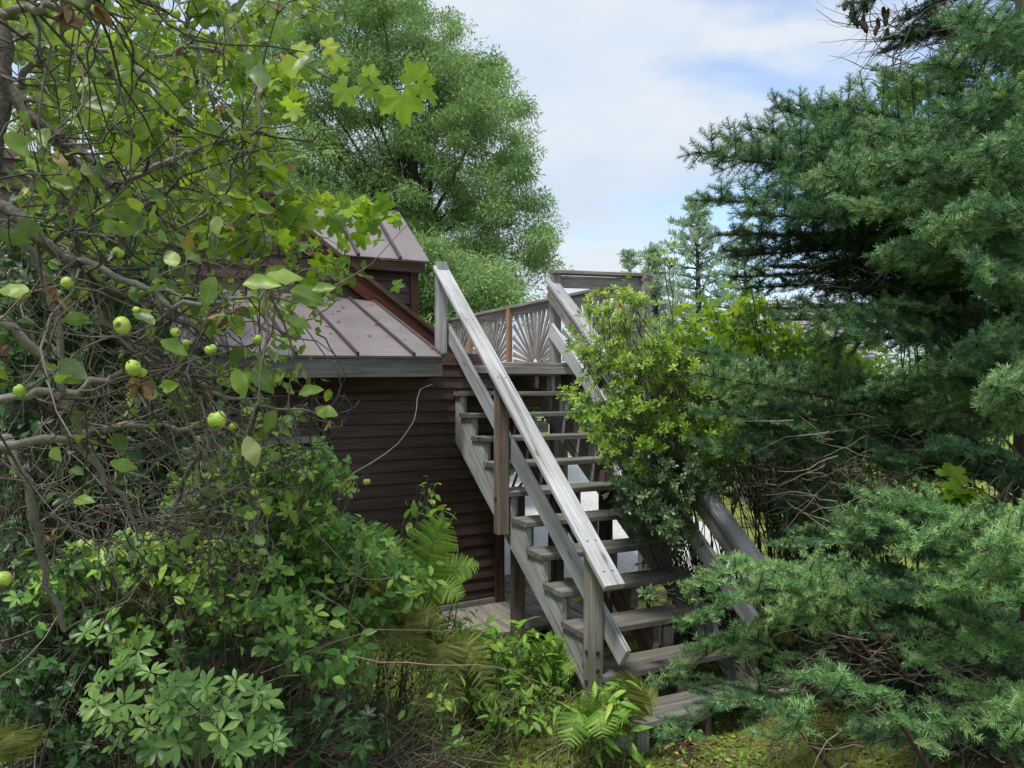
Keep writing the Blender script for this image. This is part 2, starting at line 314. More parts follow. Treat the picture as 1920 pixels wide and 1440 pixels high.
# ground: soil, litter and moss in patches
m, t, o = newmat('forest_floor'); g = t.nodes.new('ShaderNodeNewGeometry'); P = g.outputs['Position']
c = ramp(t, noise(t, P, 28, 8, .7), [(.3, (.03, .018, .012)), (.5, (.075, .048, .032)), (.7, (.15, .10, .07))])
mo = ramp(t, noise(t, P, 55, 8, .75), [(.3, (.07, .10, .018)), (.5, (.19, .24, .05)), (.72, (.38, .40, .14))])
c = mixc(t, ramp(t, noise(t, P, 1.7, 6, .65), [(.38, (0, 0, 0)), (.50, (1, 1, 1))]), c, mo)
p = t.nodes.new('ShaderNodeBsdfPrincipled'); t.links.new(c, p.inputs['Base Color']); p.inputs['Roughness'].default_value = .95; p.inputs['Specular IOR Level'].default_value = .1
t.links.new(bump(t, noise(t, P, 60, 8, .7), 1, .02), p.inputs['Normal']); t.links.new(p.outputs[0], o.inputs[0]); M['floor'] = m

G = {}
G['apple'] = leafmat('apple_leaf', [(0, (.025, .055, .015)), (.4, (.065, .14, .03)), (.75, (.19, .32, .05)), (.94, (.34, .46, .10)), (.98, (.36, .42, .2)), (1, (.34, .17, .06))], .42, (.38, .52, .05), .4, .4, (.24, .30, .19), .35)
G['grape'] = leafmat('grape_leaf', [(0, (.05, .12, .012)), (.5, (.16, .32, .02)), (.85, (.34, .52, .04)), (1, (.55, .55, .05))], .55, (.42, .62, .04), .5, .3, (.22, .3, .12), .3)
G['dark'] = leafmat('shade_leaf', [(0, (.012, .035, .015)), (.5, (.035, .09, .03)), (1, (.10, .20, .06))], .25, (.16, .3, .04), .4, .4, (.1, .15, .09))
G['creep'] = leafmat('creeper_leaf', [(0, (.04, .11, .03)), (.4, (.13, .30, .06)), (.8, (.32, .53, .11)), (.95, (.48, .6, .1)), (1, (.65, .6, .07))], .32, (.28, .45, .04), .42, .4, (.14, .2, .12))
G['rhodo'] = leafmat('rhododendron_leaf', [(0, (.05, .12, .025)), (.6, (.12, .26, .05)), (1, (.24, .38, .09))], .15, (.2, .35, .04), .38, .4, (.16, .2, .1), .3)
G['bush'] = leafmat('bush_leaf', [(0, (.07, .15, .025)), (.45, (.18, .33, .045)), (.8, (.34, .5, .06)), (1, (.55, .58, .18))], .35, (.4, .55, .04), .42, .35, (.24, .3, .12))
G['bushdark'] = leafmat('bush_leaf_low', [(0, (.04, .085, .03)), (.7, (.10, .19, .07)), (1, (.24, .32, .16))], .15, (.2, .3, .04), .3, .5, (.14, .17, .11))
G['fern'] = leafmat('fern_green', [(0, (.10, .22, .03)), (.6, (.22, .42, .06)), (1, (.36, .52, .09))], .4, (.35, .5, .05), .55, .3)
G['fernold'] = leafmat('fern_olive', [(0, (.10, .13, .03)), (.6, (.20, .23, .055)), (1, (.32, .30, .11))], .35, (.35, .38, .05), .6, .2)
G['weed'] = leafmat('weed_leaf', [(0, (.07, .17, .025)), (.6, (.2, .4, .06)), (.9, (.34, .52, .09)), (1, (.6, .58, .09))], .35, (.3, .5, .05), .45, .35)
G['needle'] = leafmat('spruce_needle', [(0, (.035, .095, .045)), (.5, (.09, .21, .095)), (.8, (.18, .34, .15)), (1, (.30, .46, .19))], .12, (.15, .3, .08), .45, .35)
G['needleshade'] = leafmat('spruce_needle_dark', [(0, (.015, .045, .025)), (.7, (.05, .12, .06)), (1, (.11, .17, .07))], .08, (.12, .22, .06), .5, .3)  # darker copy of the needles: shade of the undersides put into the colour
G['needlelit'] = leafmat('spruce_needle_lit', [(0, (.07, .17, .065)), (.5, (.17, .34, .12)), (1, (.33, .52, .20))], .18, (.22, .4, .1), .42, .4)  # brighter copy of the same needles: light on the front boughs painted in
G['big'] = leafmat('fine_tree_leaf', [(0, (.11, .21, .07)), (.5, (.24, .39, .14)), (1, (.42, .56, .23))], .35, (.22, .36, .08), .5, .3)
G['pine'] = leafmat('pine_needles', [(0, (.30, .42, .32)), (.5, (.4, .52, .4)), (1, (.5, .6, .45))], .5, (.45, .6, .4), .7, .15)  # distance haze put into the colour as paler needles
G['hedge'] = leafmat('hedge_leaf', [(0, (0.075, 0.165, 0.060)), (1, (0.210, 0.375, 0.120))], .3, (.25, .4, .05), .5, .3)
G['litter'] = leafmat('litter', [(0, (0.065, 0.039, 0.023)), (.5, (0.169, 0.104, 0.058)), (1, (0.390, 0.260, 0.156))], .1, (.3, .2, .1), .8, .1)
G['mossy'] = leafmat('moss_bits', [(0, (.13, .17, .03)), (.5, (.28, .34, .07)), (1, (.48, .5, .17))], .2, (.3, .4, .05), .8, .1)
B = {}
B['apple'] = barkmat('apple_bark', [(.3, (.06, .05, .042)), (.5, (.13, .115, .095)), (.72, (.27, .26, .22))], 90)
B['twig'] = barkmat('grey_twig', [(.3, (.045, .035, .03)), (.55, (.10, .085, .07)), (.75, (.27, .24, .20))], 90)
B['dead'] = barkmat('dead_twig', [(.3, (.10, .07, .05)), (.5, (.18, .14, .11)), (.72, (.32, .27, .22))], 60)
B['trunk'] = barkmat('tree_bark', [(.3, (.03, .026, .024)), (.7, (.085, .075, .065))], 12)
B['spruce'] = barkmat('spruce_bark', [(.3, (.04, .028, .022)), (.7, (.12, .08, .06))], 40)
B['stem'] = barkmat('green_stem', [(.3, (.10, .13, .05)), (.7, (.2, .22, .09))], 40)

# ------------------------------------------------------------------ ground, gravel, lawn
def sheet(name, mat, xs, ys, zf, kind='structure', label=None):
    X, Yg = np.meshgrid(xs, ys); Z = zf(X, Yg); V = np.stack([X, Yg, Z], -1).reshape(-1, 3); nx, ny = len(xs), len(ys)
    i, j = np.meshgrid(np.arange(ny - 1), np.arange(nx - 1), indexing='ij'); i = i.ravel(); j = j.ravel()
    f = FB(); f.add(V, np.stack([i * nx + j, i * nx + j + 1, (i + 1) * nx + j + 1, (i + 1) * nx + j], 1), np.zeros(len(V))); o = f.build(name, mat, None, True); tag(o, label, None, None, kind); return o
def hz(x, y):
    b = .035 * np.sin(2.3 * x + 1.7 * y) * np.cos(1.9 * y - .7 * x) + .018 * np.sin(7 * x + 3 * y) + .012 * np.sin(5 * y - 9 * x)
    left = np.clip((-x - .6) / 2.5, 0, 1) * .35 * np.clip((6 - y) / 2, 0, 1)
    near = np.clip((3.4 - y) / 2.2, 0, 1) * -.30
    return (b * np.clip((7.5 - y) / 1.5, 0, 1) + left + near - .0)
gx = np.concatenate([[-900, -200, -40, -15], np.arange(-8, 8.01, .08), [15, 40, 200, 900]]); gy = np.concatenate([[-60, -8], np.arange(-2, 9.01, .08), [12, 20, 40, 120, 400, 1400]])
sheet('ground', M['floor'], gx, gy, hz, label='bare mossy forest floor with brown leaf litter')
sheet('gravel_path', M['gravel'], np.array([-16., -.2, 2, 3.0]), np.array([8.3, 12, 18, 24.]), lambda x, y: 0 * x + .008, label='pale gravel yard behind the stairs')
sheet('lawn', M['lawn'], np.array([-40., 0, 60]), np.array([23.4, 30, 60.]), lambda x, y: 0 * x + .012, label='mown green lawn beyond the gravel')

# ------------------------------------------------------------------ staircase
TH = math.radians(25.7); U = np.array([-math.sin(TH), math.cos(TH), 0]); T_ = np.array([math.cos(TH), math.sin(TH), 0]); UP = np.array([0, 0, 1.])
RUN, RISE, W_ = .2621, .19, 1.152; S0 = np.array([.784, 4.004, CAMZ - 2.105])
def SP(k, s=0., h=0.): return S0 + U * (RUN * k) + T_ * s + UP * (RISE * k + h)
st = thing('wooden_staircase', 'weathered grey open wooden staircase climbing beside the brown house', 'staircase', None, SP(1, .5, -.19))
TT = .038
for k in range(1, 13):
    mb = MB(); a = SP(k, 0, -TT / 2) + U * .133; b = SP(k, W_, -TT / 2) + U * .133
    for q in (-1, 1):
        jz = RNG.uniform(-.002, .002)
        o1 = U * q * .0675 + UP * jz
        mb.board(a + o1 + T_ * RNG.uniform(-.004, .004), b + o1 + T_ * RNG.uniform(-.004, .004), .132, TT)
    mb.build('tread', M['tread'], st)
def stringer(s, k0, k1, mat=M['stringer'], th=.04):
    pts = []; kk = k0
    top = []
    for k in range(k0, k1 + 1):
        top.append(SP(k, s, -TT) + U * .03 - UP * (RISE - TT if k == k0 else RISE - TT - .0) if k == k0 else SP(k, s, -TT) + U * .03 - UP * (RISE))
        top.append(SP(k, s, -TT) + U * .03)
    top.append(SP(k1, s, -TT) + U * (.27)); dn = SP(k1, s, -TT) + U * .27 - UP * .36
    low = SP(k0, s, -RISE) + U * .20
    low2 = SP(k0, s, -RISE) + U * .03
    mb = MB(); mb.prism(top + [dn, low], T_ * th, unit(U * RUN + UP * RISE)); return mb.build('stringer', mat, st)
stringer(.018, 1, 12); stringer(W_ / 2, 1, 12, M['post_brown']); stringer(W_ - .06, 1, 12)
# cleat boards standing at the back of each notch
for s in (.062, W_ / 2 + .045, W_ - .085):
    for k in range(2, 13): mb = MB(); mb.board(SP(k, s, -TT - .001) + U * .055, SP(k, s, .001 - RISE) + U * .055, .05, .03, U); mb.build('cleat', M['post'], st)
def post(p, z0, z1, mat, par, wd=.092, tv=T_, name='post'):
    mb = MB(); mb.board((p[0], p[1], z0), (p[0], p[1], z1), wd, wd, np.cross(UP, tv), .006); return mb.build(name, mat, par)
pl = [(2.28, -.03), (7.35, -.062), (12.2, -.05)]
p_ = SP(2.3, -.03); post(p_, .02, SP(2.3, 0, .665)[2], M['post'], st)
p_ = SP(7.25, -.045); post(p_, CAMZ + (731 - 1000) * 5.7 / F, SP(7.25, 0, .76)[2], M['post_mid'], st)
p_ = SP(12.25, -.052); post(p_, SP(12.25, 0, -.3)[2], CAMZ + (731 - 491) * 6.87 / F, M['stringer'], st)
p_ = SP(2.2, W_ + .03); post(p_, 0, SP(2.2, 0, .6)[2], M['post'], st)
p_ = SP(7.6, W_ + .05); post(p_, SP(7.6, 0, -.3)[2], SP(7.6, 0, .62)[2], M['post'], st)
p_ = SP(12.6, W_ + .05); post(p_, SP(12.6, 0, -2.4)[2], CAMZ + (731 - 508) * 7.5 / F, M['deckwood'], st)
# support posts under the flight
p_ = SP(8.0, .19); post(p_, 0, SP(7.6, 0, -.12)[2], M['post_brown'], st)
p_ = SP(8.0, .62 - .08); post(p_, 0, SP(8.0, 0, -.12)[2], M['post_brown'], st, .1)
p_ = SP(8.0, W_ - .13); post(p_, 0, SP(8.0, 0, -.1)[2], M['post_brown'], st)
p_ = SP(3.4, W_ * .62); post(p_, 0, SP(3.4, 0, -.15)[2], M['post'], st, .1)
p_ = SP(1.2, .1); post(p_, 0, SP(1, 0, -.04)[2], M['post'], st)
# rails: cap boards and lower boards
def rail(pa, pb, wd, th, flat, mat=M['rail'], name='handrail'):
    d = unit(pb - pa); up = np.cross(T_, d) if flat else T_
    mb = MB(); mb.board(pa, pb, wd, th, up, .006); return mb.build(name, mat, st)
def K3(k, s, h): return SP(k, s, h)
rail(K3(1.34, -.045, .713), K3(12.35, -.05, .89), .14, .038, True)
rail(K3(1.55, W_ + .02, .60), K3(12.75, W_ + .02, .79), .14, .038, True)
rail(K3(1.43, .045, .262), K3(12.45, .03, .30), .14, .036, False, name='lower_rail')
rail(K3(1.9, W_ - .0, .20), K3(12.6, W_ - .0, .32), .14, .036, False, name='lower_rail')
for dz in (-.045, -.13): rail(K3(1.75, W_ - .02, .60 + dz), K3(12.65, W_ - .02, .79 + dz), .072, .035, False, M['deckwood'], name='rail_brace')
for k, s in ((1.6, -.045), (2.3, -.045), (7.2, -.05), (9.6, -.05), (12.1, -.05)):
    f_ = (k - 1.34) / 11.01; h_ = .713 + (.89 - .713) * f_
    for q in (-.03, .03): mb = MB(); p = SP(k, s + q, h_) + UP * .022; mb.board(p, p + UP * .004, .012, .012, U, .003); mb.build('screw', M['steel'], st)
mb = MB()
for (k, s, h) in ((2.3, -.077, .08), (2.3, -.077, -.1), (12.25, -.1, .05), (12.25, -.1, -.12), (7.25, -.092, -.1)):
    mb = MB(); p = SP(k, s, h); mb.board(p, p - T_ * .008, .022, .022, UP, .005); mb.build('bolt', M['steel'], st)
for h in (.33, .22): 
    mb = MB(); p = SP(2.3, -.03, h - .25) - U * .047; mb.board(p, p - U * .006, .024, .024, UP, .006); mb.build('bolt', M['steel'], st)

# ------------------------------------------------------------------ upper deck with sunburst railing
dk = thing('raised_deck', 'raised grey wooden deck with sunburst railing at the stair top', 'deck', None, SP(12.6, .6, -2.4))
TD = math.radians(28.4); V2 = np.array([-math.sin(TD), math.cos(TD), 0]); T2 = np.array([math.cos(TD), math.sin(TD), 0])
C0 = np.array([1.385, 7.8, 0]); DZ = CAMZ + .262
mb = MB(); nb = 34
for i in range(nb):
    q = C0 + V2 * (.07 + i * .145); L0 = 2.25 if i > 0 else 2.25
    mb.board(q + UP * (DZ - .019) + T2 * .02, q - T2 * L0 + UP * (DZ - .019), .138, .038)
mb.build('deck_floor', M['deckwood'], dk)
mb = MB()
mb.board(C0 - V2 * .025 + UP * (DZ - .075), C0 - V2 * .025 - T2 * 2.1 + UP * (DZ - .075), .038, .07)
mb.build('rim_board', M['deckwood'], dk)
mb = MB()
for i in range(6):
    q = C0 - T2 * (.02 + i * .42) + UP * (DZ - .15); mb.board(q + V2 * .03, q + V2 * 4.9, .04, .20)
mb.build('joist', M['post_brown'], dk)
for yb in (1.6, 4.7):
    mb = MB(); q = C0 + V2 * yb + UP * (DZ - .36); mb.board(q + T2 * .03, q - T2 * 2.2, .09, .22); mb.build('beam', M['post_brown'], dk)
for (a, b) in ((0, 0), (0, 4.7), (1.3, 1.6), (0, 1.6)):
    q = C0 + V2 * b - T2 * a + T2 * .0; post(q, 0, DZ - .26 if a or b else DZ + .93, M['deckwood'] if not b else M['post_brown'], dk, .1, T2)
RT = DZ + .86
# front top rail from stair post to corner post
mb = MB(); a = SP(12.6, W_ + .0); mb.board((a[0], a[1], RT + .06), (C0[0] + .05, C0[1] + .03, RT + .075), .13, .036)
mb.board((a[0], a[1], RT - .035), (C0[0] + .0, C0[1], RT - .02), .036, .12); mb.build('top_rail', M['deckwood'], dk)
# side rail
mb = MB(); mb.board(C0 + UP * (RT + .02) - V2 * .05, C0 + V2 * 6.0 + UP * (RT + .02), .13, .036); mb.board(C0 + UP * (RT - .055), C0 + V2 * 6.0 + UP * (RT - .055), .036, .09)
mb.board(C0 + UP * (DZ + .045), C0 + V2 * 6.0 + UP * (DZ + .045), .036, .06); mb.build('side_rail', M['deckwood'], dk)
ps = [.365, 1.635, 2.9, 4.17, 5.44]
for s in ps: post(C0 + V2 * s - T2 * .05, DZ, RT + .04, M['tan'], dk, .07, T2, 'rail_post')
edges = [0.0] + ps
for a0, a1 in zip([-.9] + ps[:-1], ps):
    a0 = max(a0, .03); 
    if a1 - a0 < .5: a0 = a1 - 1.27
    cx = (a0 + a1) / 2; hw = (a1 - a0) / 2 - .04; z0 = DZ + .08; H = RT - .10 - z0; mb = MB(); nr = 19
    for i in range(nr):
        an = math.pi * (i + .5) / nr; dx, dz = math.cos(an), math.sin(an)
        t_ = min(hw / max(abs(dx), 1e-4), H / max(dz, 1e-4)); r0 = .07
        c = C0 + V2 * cx + UP * z0; d = V2 * dx + UP * dz
        if cx + dx * t_ < -.0: continue
        mb.board(c + d * r0 - T2 * (.004 * (i % 2)), c + d * t_ - T2 * (.004 * (i % 2)), .016, .018, T2, .003, .07)
    mb.board(c - V2 * .06, c + V2 * .06, .03, .05); mb.build('sunburst_panel', M['deckwood'], dk)

# low boardwalk under the stairs
bw = MB(); 
for i in range(9): 
    q = SP(0, -.28, 0) * np.array([1, 1, 0]) + U * (2.25 + .0) + T_ * (.16 + i * .146); bw.board(q + UP * .10, q + U * 1.7 + UP * .10, .14, .036)
bwo = bw.build('boardwalk', M['post'], None); tag(bwo, 'low grey plank platform lying under the staircase', 'platform')

# ------------------------------------------------------------------ brown house
TW = math.radians(32); tw = np.array([math.cos(TW), math.sin(TW), 0]); nw = np.array([math.sin(TW), -math.cos(TW), 0])   # nw points at the camera side
HC = np.array([-.085, 7.0, 0]); hs = thing('brown_house', 'dark brown clapboard house with mauve standing seam metal roofs', 'house', None, HC)
def clap(A, d, L, z0, z1, n, exp=.1, th=.024, cut=None, name='wall'):
    mb = MB(); z = z0
    while z < z1 - .005:
        ztop = min(z + exp + .012, z1 + .012); f = 0; a0, a1 = 0., L
        if cut: a0, a1 = cut(z + exp * .5)
        cuts = [a0] + sorted(c_ for c_ in RNG.uniform(a0, a1, int((a1 - a0) / 1.6)) if a0 + .3 < c_ < a1 - .3) + [a1] if a1 > a0 + .02 else []
        for c0_, c1_ in zip(cuts[:-1], cuts[1:]):
            p = A + d * (c0_ + .0015); q = A + d * (c1_ - .0015)
            P8 = [p + UP * z + n * th, p + UP * ztop + n * .002, p + UP * ztop - n * .01, p + UP * z - n * .01]
            mb.prism(P8, q - p, d)
        z += exp
    return mb.build(name, M['siding'], hs)
LW = 5.2
clap(HC - tw * LW - nw * .02, tw, LW - .09, .16, 2.42, nw, .103)
clap(HC - nw * .1, -nw, 4.6, .16, 2.1, tw, .103, name='side_wall')
mb = MB(); mb.board(HC - tw * .045 + UP * .1 - nw * .02, HC - tw * .045 + UP * 2.3 - nw * .02, .1, .09, nw); mb.build('corner_board', M['trim'], hs); mb = MB(); mb.board(HC - tw * 1.71 + UP * .2 + nw * .012, HC - tw * 1.71 + UP * 2.05 + nw * .012, .07, .05, nw); mb.build('window_trim', M['trim'], hs)
mb = MB(); mb.board(HC - tw * LW - nw * .03 + UP * .07, HC - nw * .03 + UP * .07, .09, .20); mb.build('foundation', M['concrete'], hs)
# window left of the siding, jambs and dark pane
wx0, wx1 = -2.55, -1.76
wz0, wz1 = .72, 1.70
wf = MB()
for s in (wx0, wx1): wf.board(HC + tw * s + UP * wz0 + nw * .03, HC + tw * s + UP * wz1 + nw * .03, .055, .05, nw)
for z in (wz0, wz1): wf.board(HC + tw * (wx0 - .03) + UP * z + nw * .032, HC + tw * (wx1 + .03) + UP * z + nw * .032, .05, .055)
wf.board(HC + tw * wx0 + UP * (wz0 + wz1) / 2 + nw * .022, HC + tw * wx1 + UP * (wz0 + wz1) / 2 + nw * .022, .03, .03)
wo = wf.build('window', M['frame'], hs)
gp = MB(); gp.board(HC + tw * (wx0 + wx1) / 2 + UP * wz0 + nw * .012, HC + tw * (wx0 + wx1) / 2 + UP * wz1 + nw * .012, wx1 - wx0, .012, nw); gp.build('pane', M['glass'], wo)
# lower roof
DR = np.array([-.535, 1, .398])
ER = at(831, 668, 6.3); EL = at(300, 664, 5.1); mR = 1.78; TR = ER + DR * mR; TL = EL + DR * (mR + .1)
en = unit(np.cross(TR - ER, EL - ER)); en = en if en[2] > 0 else -en
mb = MB(); mb.prism([ER, TR, TL, EL], -en * .02); rf = mb.build('lower_roof', M['metal'], hs)
mb = MB(); ew = unit(EL - ER); Le = np.linalg.norm(EL - ER)
for s in np.arange(.27, Le, .49):
    f = s / Le; mb.board(ER + (EL - ER) * f + en * .012, TR + (TL - TR) * f + en * .012, .02, .036, en, .003)
mb.board(ER + en * .006, TR + en * .006, .03, .02, en, .003); mb.build('seam', M['seam'], rf)
mb = MB(); dn = UP * -.095; inn = unit(np.cross(UP, ew)); inn = inn if inn[1] > 0 else -inn
mb.board(ER + dn + inn * .03, EL + dn + inn * .03, .03, .155); mb.build('fascia', M['fascia'], hs)
mb = MB(); mb.board(ER + inn * .29 - UP * .19 + ew * .06, EL + inn * .29 - UP * .19, .05, .2); mb.build('beam', M['trim'], hs)
mb = MB(); mb.prism([ER - UP * .02 + inn * .05, TR - UP * .04, TL - UP * .04, EL - UP * .02 + inn * .05], -en * .03); mb.build('soffit', M['trim'], hs)
# side skirt of the roof (between roof edge and the deck), under the rake
mb = MB(); mb.prism([ER - UP * .02 + inn * .08, TR - UP * .02, TR - UP * 1.0, ER - UP * .17 + inn * .08], -np.array([.03, .01, 0])); mb.build('rake_wall', M['trim'], hs)
# gable wall with its red-brown rake
TG = math.radians(28); tg = np.array([math.cos(TG), math.sin(TG), 0]); ng = np.array([math.sin(TG), -math.cos(TG), 0])
G0 = np.array([-1.525, 8.04, 0]); ra = G0 - tg * .655; rb = G0 + tg * .7216; za, zb = CAMZ + 1.50, CAMZ + .516; sl_ = (zb - za) / 1.3766
def gx_at(z): return -.655 + (z - za) / sl_
clap(G0 - tg * 5, tg, 5, 2.3, 4.2, ng, .13, cut=lambda z: (0, 5 + gx_at(z) - .0), name='gable_wall')
def gp_(s, z, n=0.): return G0 + tg * s + UP * z + ng * n
def gz(s): return za + sl_ * (s + .655)
mb = MB(); mb.board(gp_(-2.3, gz(-2.3) - .02, .07), gp_(1.35, gz(1.35) - .02, .07), .03, .17, unit(np.cross(tg, ng)) ); mb.build('rake_board', M['redwood'], hs)
mb = MB(); mb.board(gp_(-2.3, gz(-2.3) + .10, .10), gp_(1.38, gz(1.38) + .10, .10), .10, .045); mb.board(gp_(-2.3, gz(-2.3) + .065, .05), gp_(1.38, gz(1.38) + .065, .05), .12, .03)
mb.build('rake_trim', M['trim'], hs)
mb = MB(); mb.prism([gp_(-2.3, gz(-2.3) + .10, .05), gp_(1.38, gz(1.38) + .10, .05), gp_(1.38, gz(1.38) + .10, -3), gp_(-2.3, gz(-2.3) + .10, -3)], -UP * .03); mb.build('main_roof', M['seam'], hs)
# dormer
TDm = math.radians(25); td = np.array([math.cos(TDm), math.sin(TDm), 0]); nd = np.array([math.sin(TDm), -math.cos(TDm), 0])
D0 = at(806, 490, 8.8); DD = np.array([-.72, 1, 1.15]) * .68; D1 = D0 + DD; DL = 2.6
en2 = unit(np.cross(DD, -td)); en2 = en2 if en2[2] > 0 else -en2
mb = MB(); mb.prism([D0, D1, D1 - td * DL, D0 - td * DL], -en2 * .02); ur = mb.build('upper_roof', M['metal'], hs)
mb = MB()
for s in (.36, .85, 1.34, 1.83, 2.32): mb.board(D0 - td * s + en2 * .012, D1 - td * s + en2 * .014, .034, .045, en2, .003)
mb.board(D1 - td * DL + UP * .02, D1 + UP * .02 + td * .02, .12, .03); mb.build('seam', M['seam'], ur)
mb = MB(); mb.prism([D1, D1 + np.array([-.4, .5, -.75]), D1 + np.array([-.4, .5, -.75]) - td * DL, D1 - td * DL], -en2 * .02 * np.array([1, -1, 1])); mb.build('back_slope', M['seam'], hs)
mb = MB(); mb.board(D0 - UP * .075 - nd * .05 - td * .05, D0 - UP * .075 - nd * .05 - td * DL, .03, .12); mb.build('fascia', M['trim'], hs)
W0 = D0 - nd * .22 - td * .13; W0 = np.array([W0[0], W0[1], 0])
clap(W0 - td * 2.5, td, 2.5, 2.35, 3.52, nd, .13, name='dormer_wall')
mb = MB(); mb.board(W0 + UP * 2.2 + nd * .01, W0 + UP * 3.5 + nd * .01, .1, .06, nd); mb.build('corner_board', M['trim'], hs)
mb = MB(); mb.prism([W0 + UP * 2.2 - nd * .02, W0 + UP * 3.5 - nd * .02, W0 + UP * 3.5 - nd * 1.2, W0 + UP * 2.2 - nd * 1.2], -td * .05); mb.build('dormer_side', M['siding'], hs)
# grey post in the shrubs on the left
pp = at(199, 800, 4.9); mb = MB(); mb.board((pp[0], pp[1], .2), (pp[0], pp[1], CAMZ + (731 - 640) * 4.9 / F), .105, .09, nw); mb.board((pp[0] + .058, pp[1] - .03, .2), (pp[0] + .058, pp[1] - .03, CAMZ + .3), .008, .02, nw)
tag(mb.build('fence_post', M['fascia'], None), 'upright grey timber post standing among the twigs on the left', 'post')
# rock by the foundation
import bmesh
def blob(name, c, r, mat, seed, label, cat, group=None, sub=3, amp=.25):
    bm = bmesh.new(); bmesh.ops.create_icosphere(bm, subdivisions=sub, radius=1); rr = random.Random(seed); k = [[rr.uniform(-2, 2) for _ in range(3)] for _ in range(5)]
    for v in bm.verts:
        d = sum(math.sin(v.co.dot(Vector(a)) * 1.6 + i) for i, a in enumerate(k)) / 5; v.co *= 1 + amp * d; v.co = Vector((v.co.x * r[0], v.co.y * r[1], v.co.z * r[2])) + Vector(c)
    me = bpy.data.meshes.new(name); bm.to_mesh(me); bm.free(); me.materials.append(mat); o = bpy.data.objects.new(name, me); COL.objects.link(o); return tag(o, label, cat, group)
blob('rock', at(858, 1200, 6.0), (.16, .15, .16), M['rock'], 3, 'pale rough rock at the foot of the brown wall', 'rock')
blob('rock', at(905, 1185, 6.5), (.38, .2, .12), M['concrete'], 5, 'flat grey stone step beside the wooden post', 'stone')

# ------------------------------------------------------------------ far things
fr = thing('low_fence', 'low dark board fence with white rail beyond the lawn', 'fence', None, (0, 36, 0)); mb = MB()
for i in range(60): x = -3 + i * .16; mb.board((x, 36, .05), (x, 36, .62), .15, .02, (0, 1, 0))
mb.build('boards', M['fence'], fr); mb = MB(); mb.board((-3, 35.95, .80), (6.6, 35.95, .80), .05, .06)
for i in range(9): x = -3 + i * 1.2; mb.board((x, 35.95, 0), (x, 35.95, .83), .07, .07, (0, 1, 0))
mb.build('rail', M['white'], fr)
fh = thing('far_house', 'distant building with drab wall under a grey shingled roof', 'house', None, (6.5, 15, 0))
A = at(1440, 566, 17); Bq = at(1590, 566, 19); Cq = at(1640, 668, 14.5); Dq = at(1440, 680, 12.5)
mb = MB(); mb.prism([A, Bq, Cq, Dq], -UP * .1); mb.build('roof', M['shingle'], fh)
mb = MB()
for f in np.linspace(.06, .97, 12): mb.board(A + (Dq - A) * f + UP * .012, Bq + (Cq - Bq) * f + UP * .012, .03, .02)
mb.build('shingle_course', M['fascia'], fh)
mb = MB(); mb.prism([Dq - UP * .15 + np.array([0, .5, 0]), Cq - UP * .15 + np.array([0, .5, 0]), np.array([Cq[0], Cq[1] + .5, 0]), np.array([Dq[0], Dq[1] + .5, 0])], (0, 1.5, 0)); mb.build('wall', M['palewall'], fh)

def tree_lines(fb, base, targets, r0, n=9, bend=.25, sides=5, r1=.012):
    base = np.asarray(base); Tn = len(targets); t = np.linspace(0, 1, n)[None, :, None]
    mid = base + (targets - base) * .45 + np.stack([RNG.normal(size=Tn) * bend, RNG.normal(size=Tn) * bend, np.abs(RNG.normal(size=Tn)) * bend], 1)
    P = (1 - t) ** 2 * base + 2 * t * (1 - t) * mid[:, None] + t ** 2 * targets[:, None]
    R = (r0 * (1 - np.linspace(0, 1, n)) ** 1.3 + r1)[None] * np.ones((Tn, 1)); fb.tubes(P, R, sides)
def broad_tree(name, label, poly, Yc, dY, ncl, nl, ls, base, r0, mat, cr=(.62, .62, .42), fork=None, group=None):
    tr = thing(name, label, 'tree', group, base); C = sample_poly(poly, ncl, Yc - dY, Yc + dY); fb = FB(); val0 = RNG.random(ncl)
    d = rvec(ncl * nl); rad = RNG.random(ncl * nl) ** .5; szc = np.repeat(RNG.uniform(.55, 1.25, ncl), nl)
    p = np.repeat(C, nl, 0) + d * rad[:, None] * szc[:, None] * np.array(cr)
    X = unit(d * .6 + RNG.normal(size=p.shape) * .6 + np.array([0, 0, -.35])); Z = unit(RNG.normal(size=p.shape) * .6 + np.array([0, -.3, .9]))
    fb.inst(L_TINY, p, X, Z, ls * RNG.uniform(.6, 1.3, len(p)), np.clip(np.repeat(val0, nl) * .5 + RNG.random(len(p)) * .5, 0, 1))
    tb = FB(); base = np.asarray(base, float); fk = base if fork is None else np.asarray(fork, float)
    if fork is not None: tb.tubes([smooth_line([base, (base + fk) / 2 + [.1, 0, 0], fk], 8)], [np.linspace(r0, r0 * .7, 8)], 8)
    subs = []; nmain = 6; mains = C[RNG.choice(ncl, nmain, False)]; tree_lines(tb, fk, fk + (mains - fk) * .8, r0 * .38, 10, .5, 6, .02)
    tree_lines(tb, fk, C[::14], r0 * .22, 10, .5, 4, .008)
    tb.build('trunk', B['trunk'], tr); fb.build('crown', mat, tr); return tr
poly = [(425, 60), (470, 10), (560, -30), (640, -60), (800, -50), (850, 30), (905, 80), (950, 150), (990, 205), (985, 265), (1010, 320), (1018, 400), (1045, 465), (1025, 515), (985, 520), (960, 560), (860, 600), (740, 620), (620, 500), (520, 430), (440, 300)]
broad_tree('tall_tree', 'tall airy green tree with fine drooping leaves behind the house', poly, 17, 2.3, 680, 380, .105, (-2.6, 17.2, 0), .3, G['big'], (.46, .5, .27), fork=at(770, 470, 17))
broad_tree('garden_tree', 'lower green tree behind the deck railing left of the stair posts', [(700, 480), (800, 440), (900, 500), (985, 560), (960, 600), (860, 640), (720, 640), (640, 560)], 13, .9, 60, 500, .11, (-1.6, 13, 0), .12, G['big'], (.6, .6, .42))
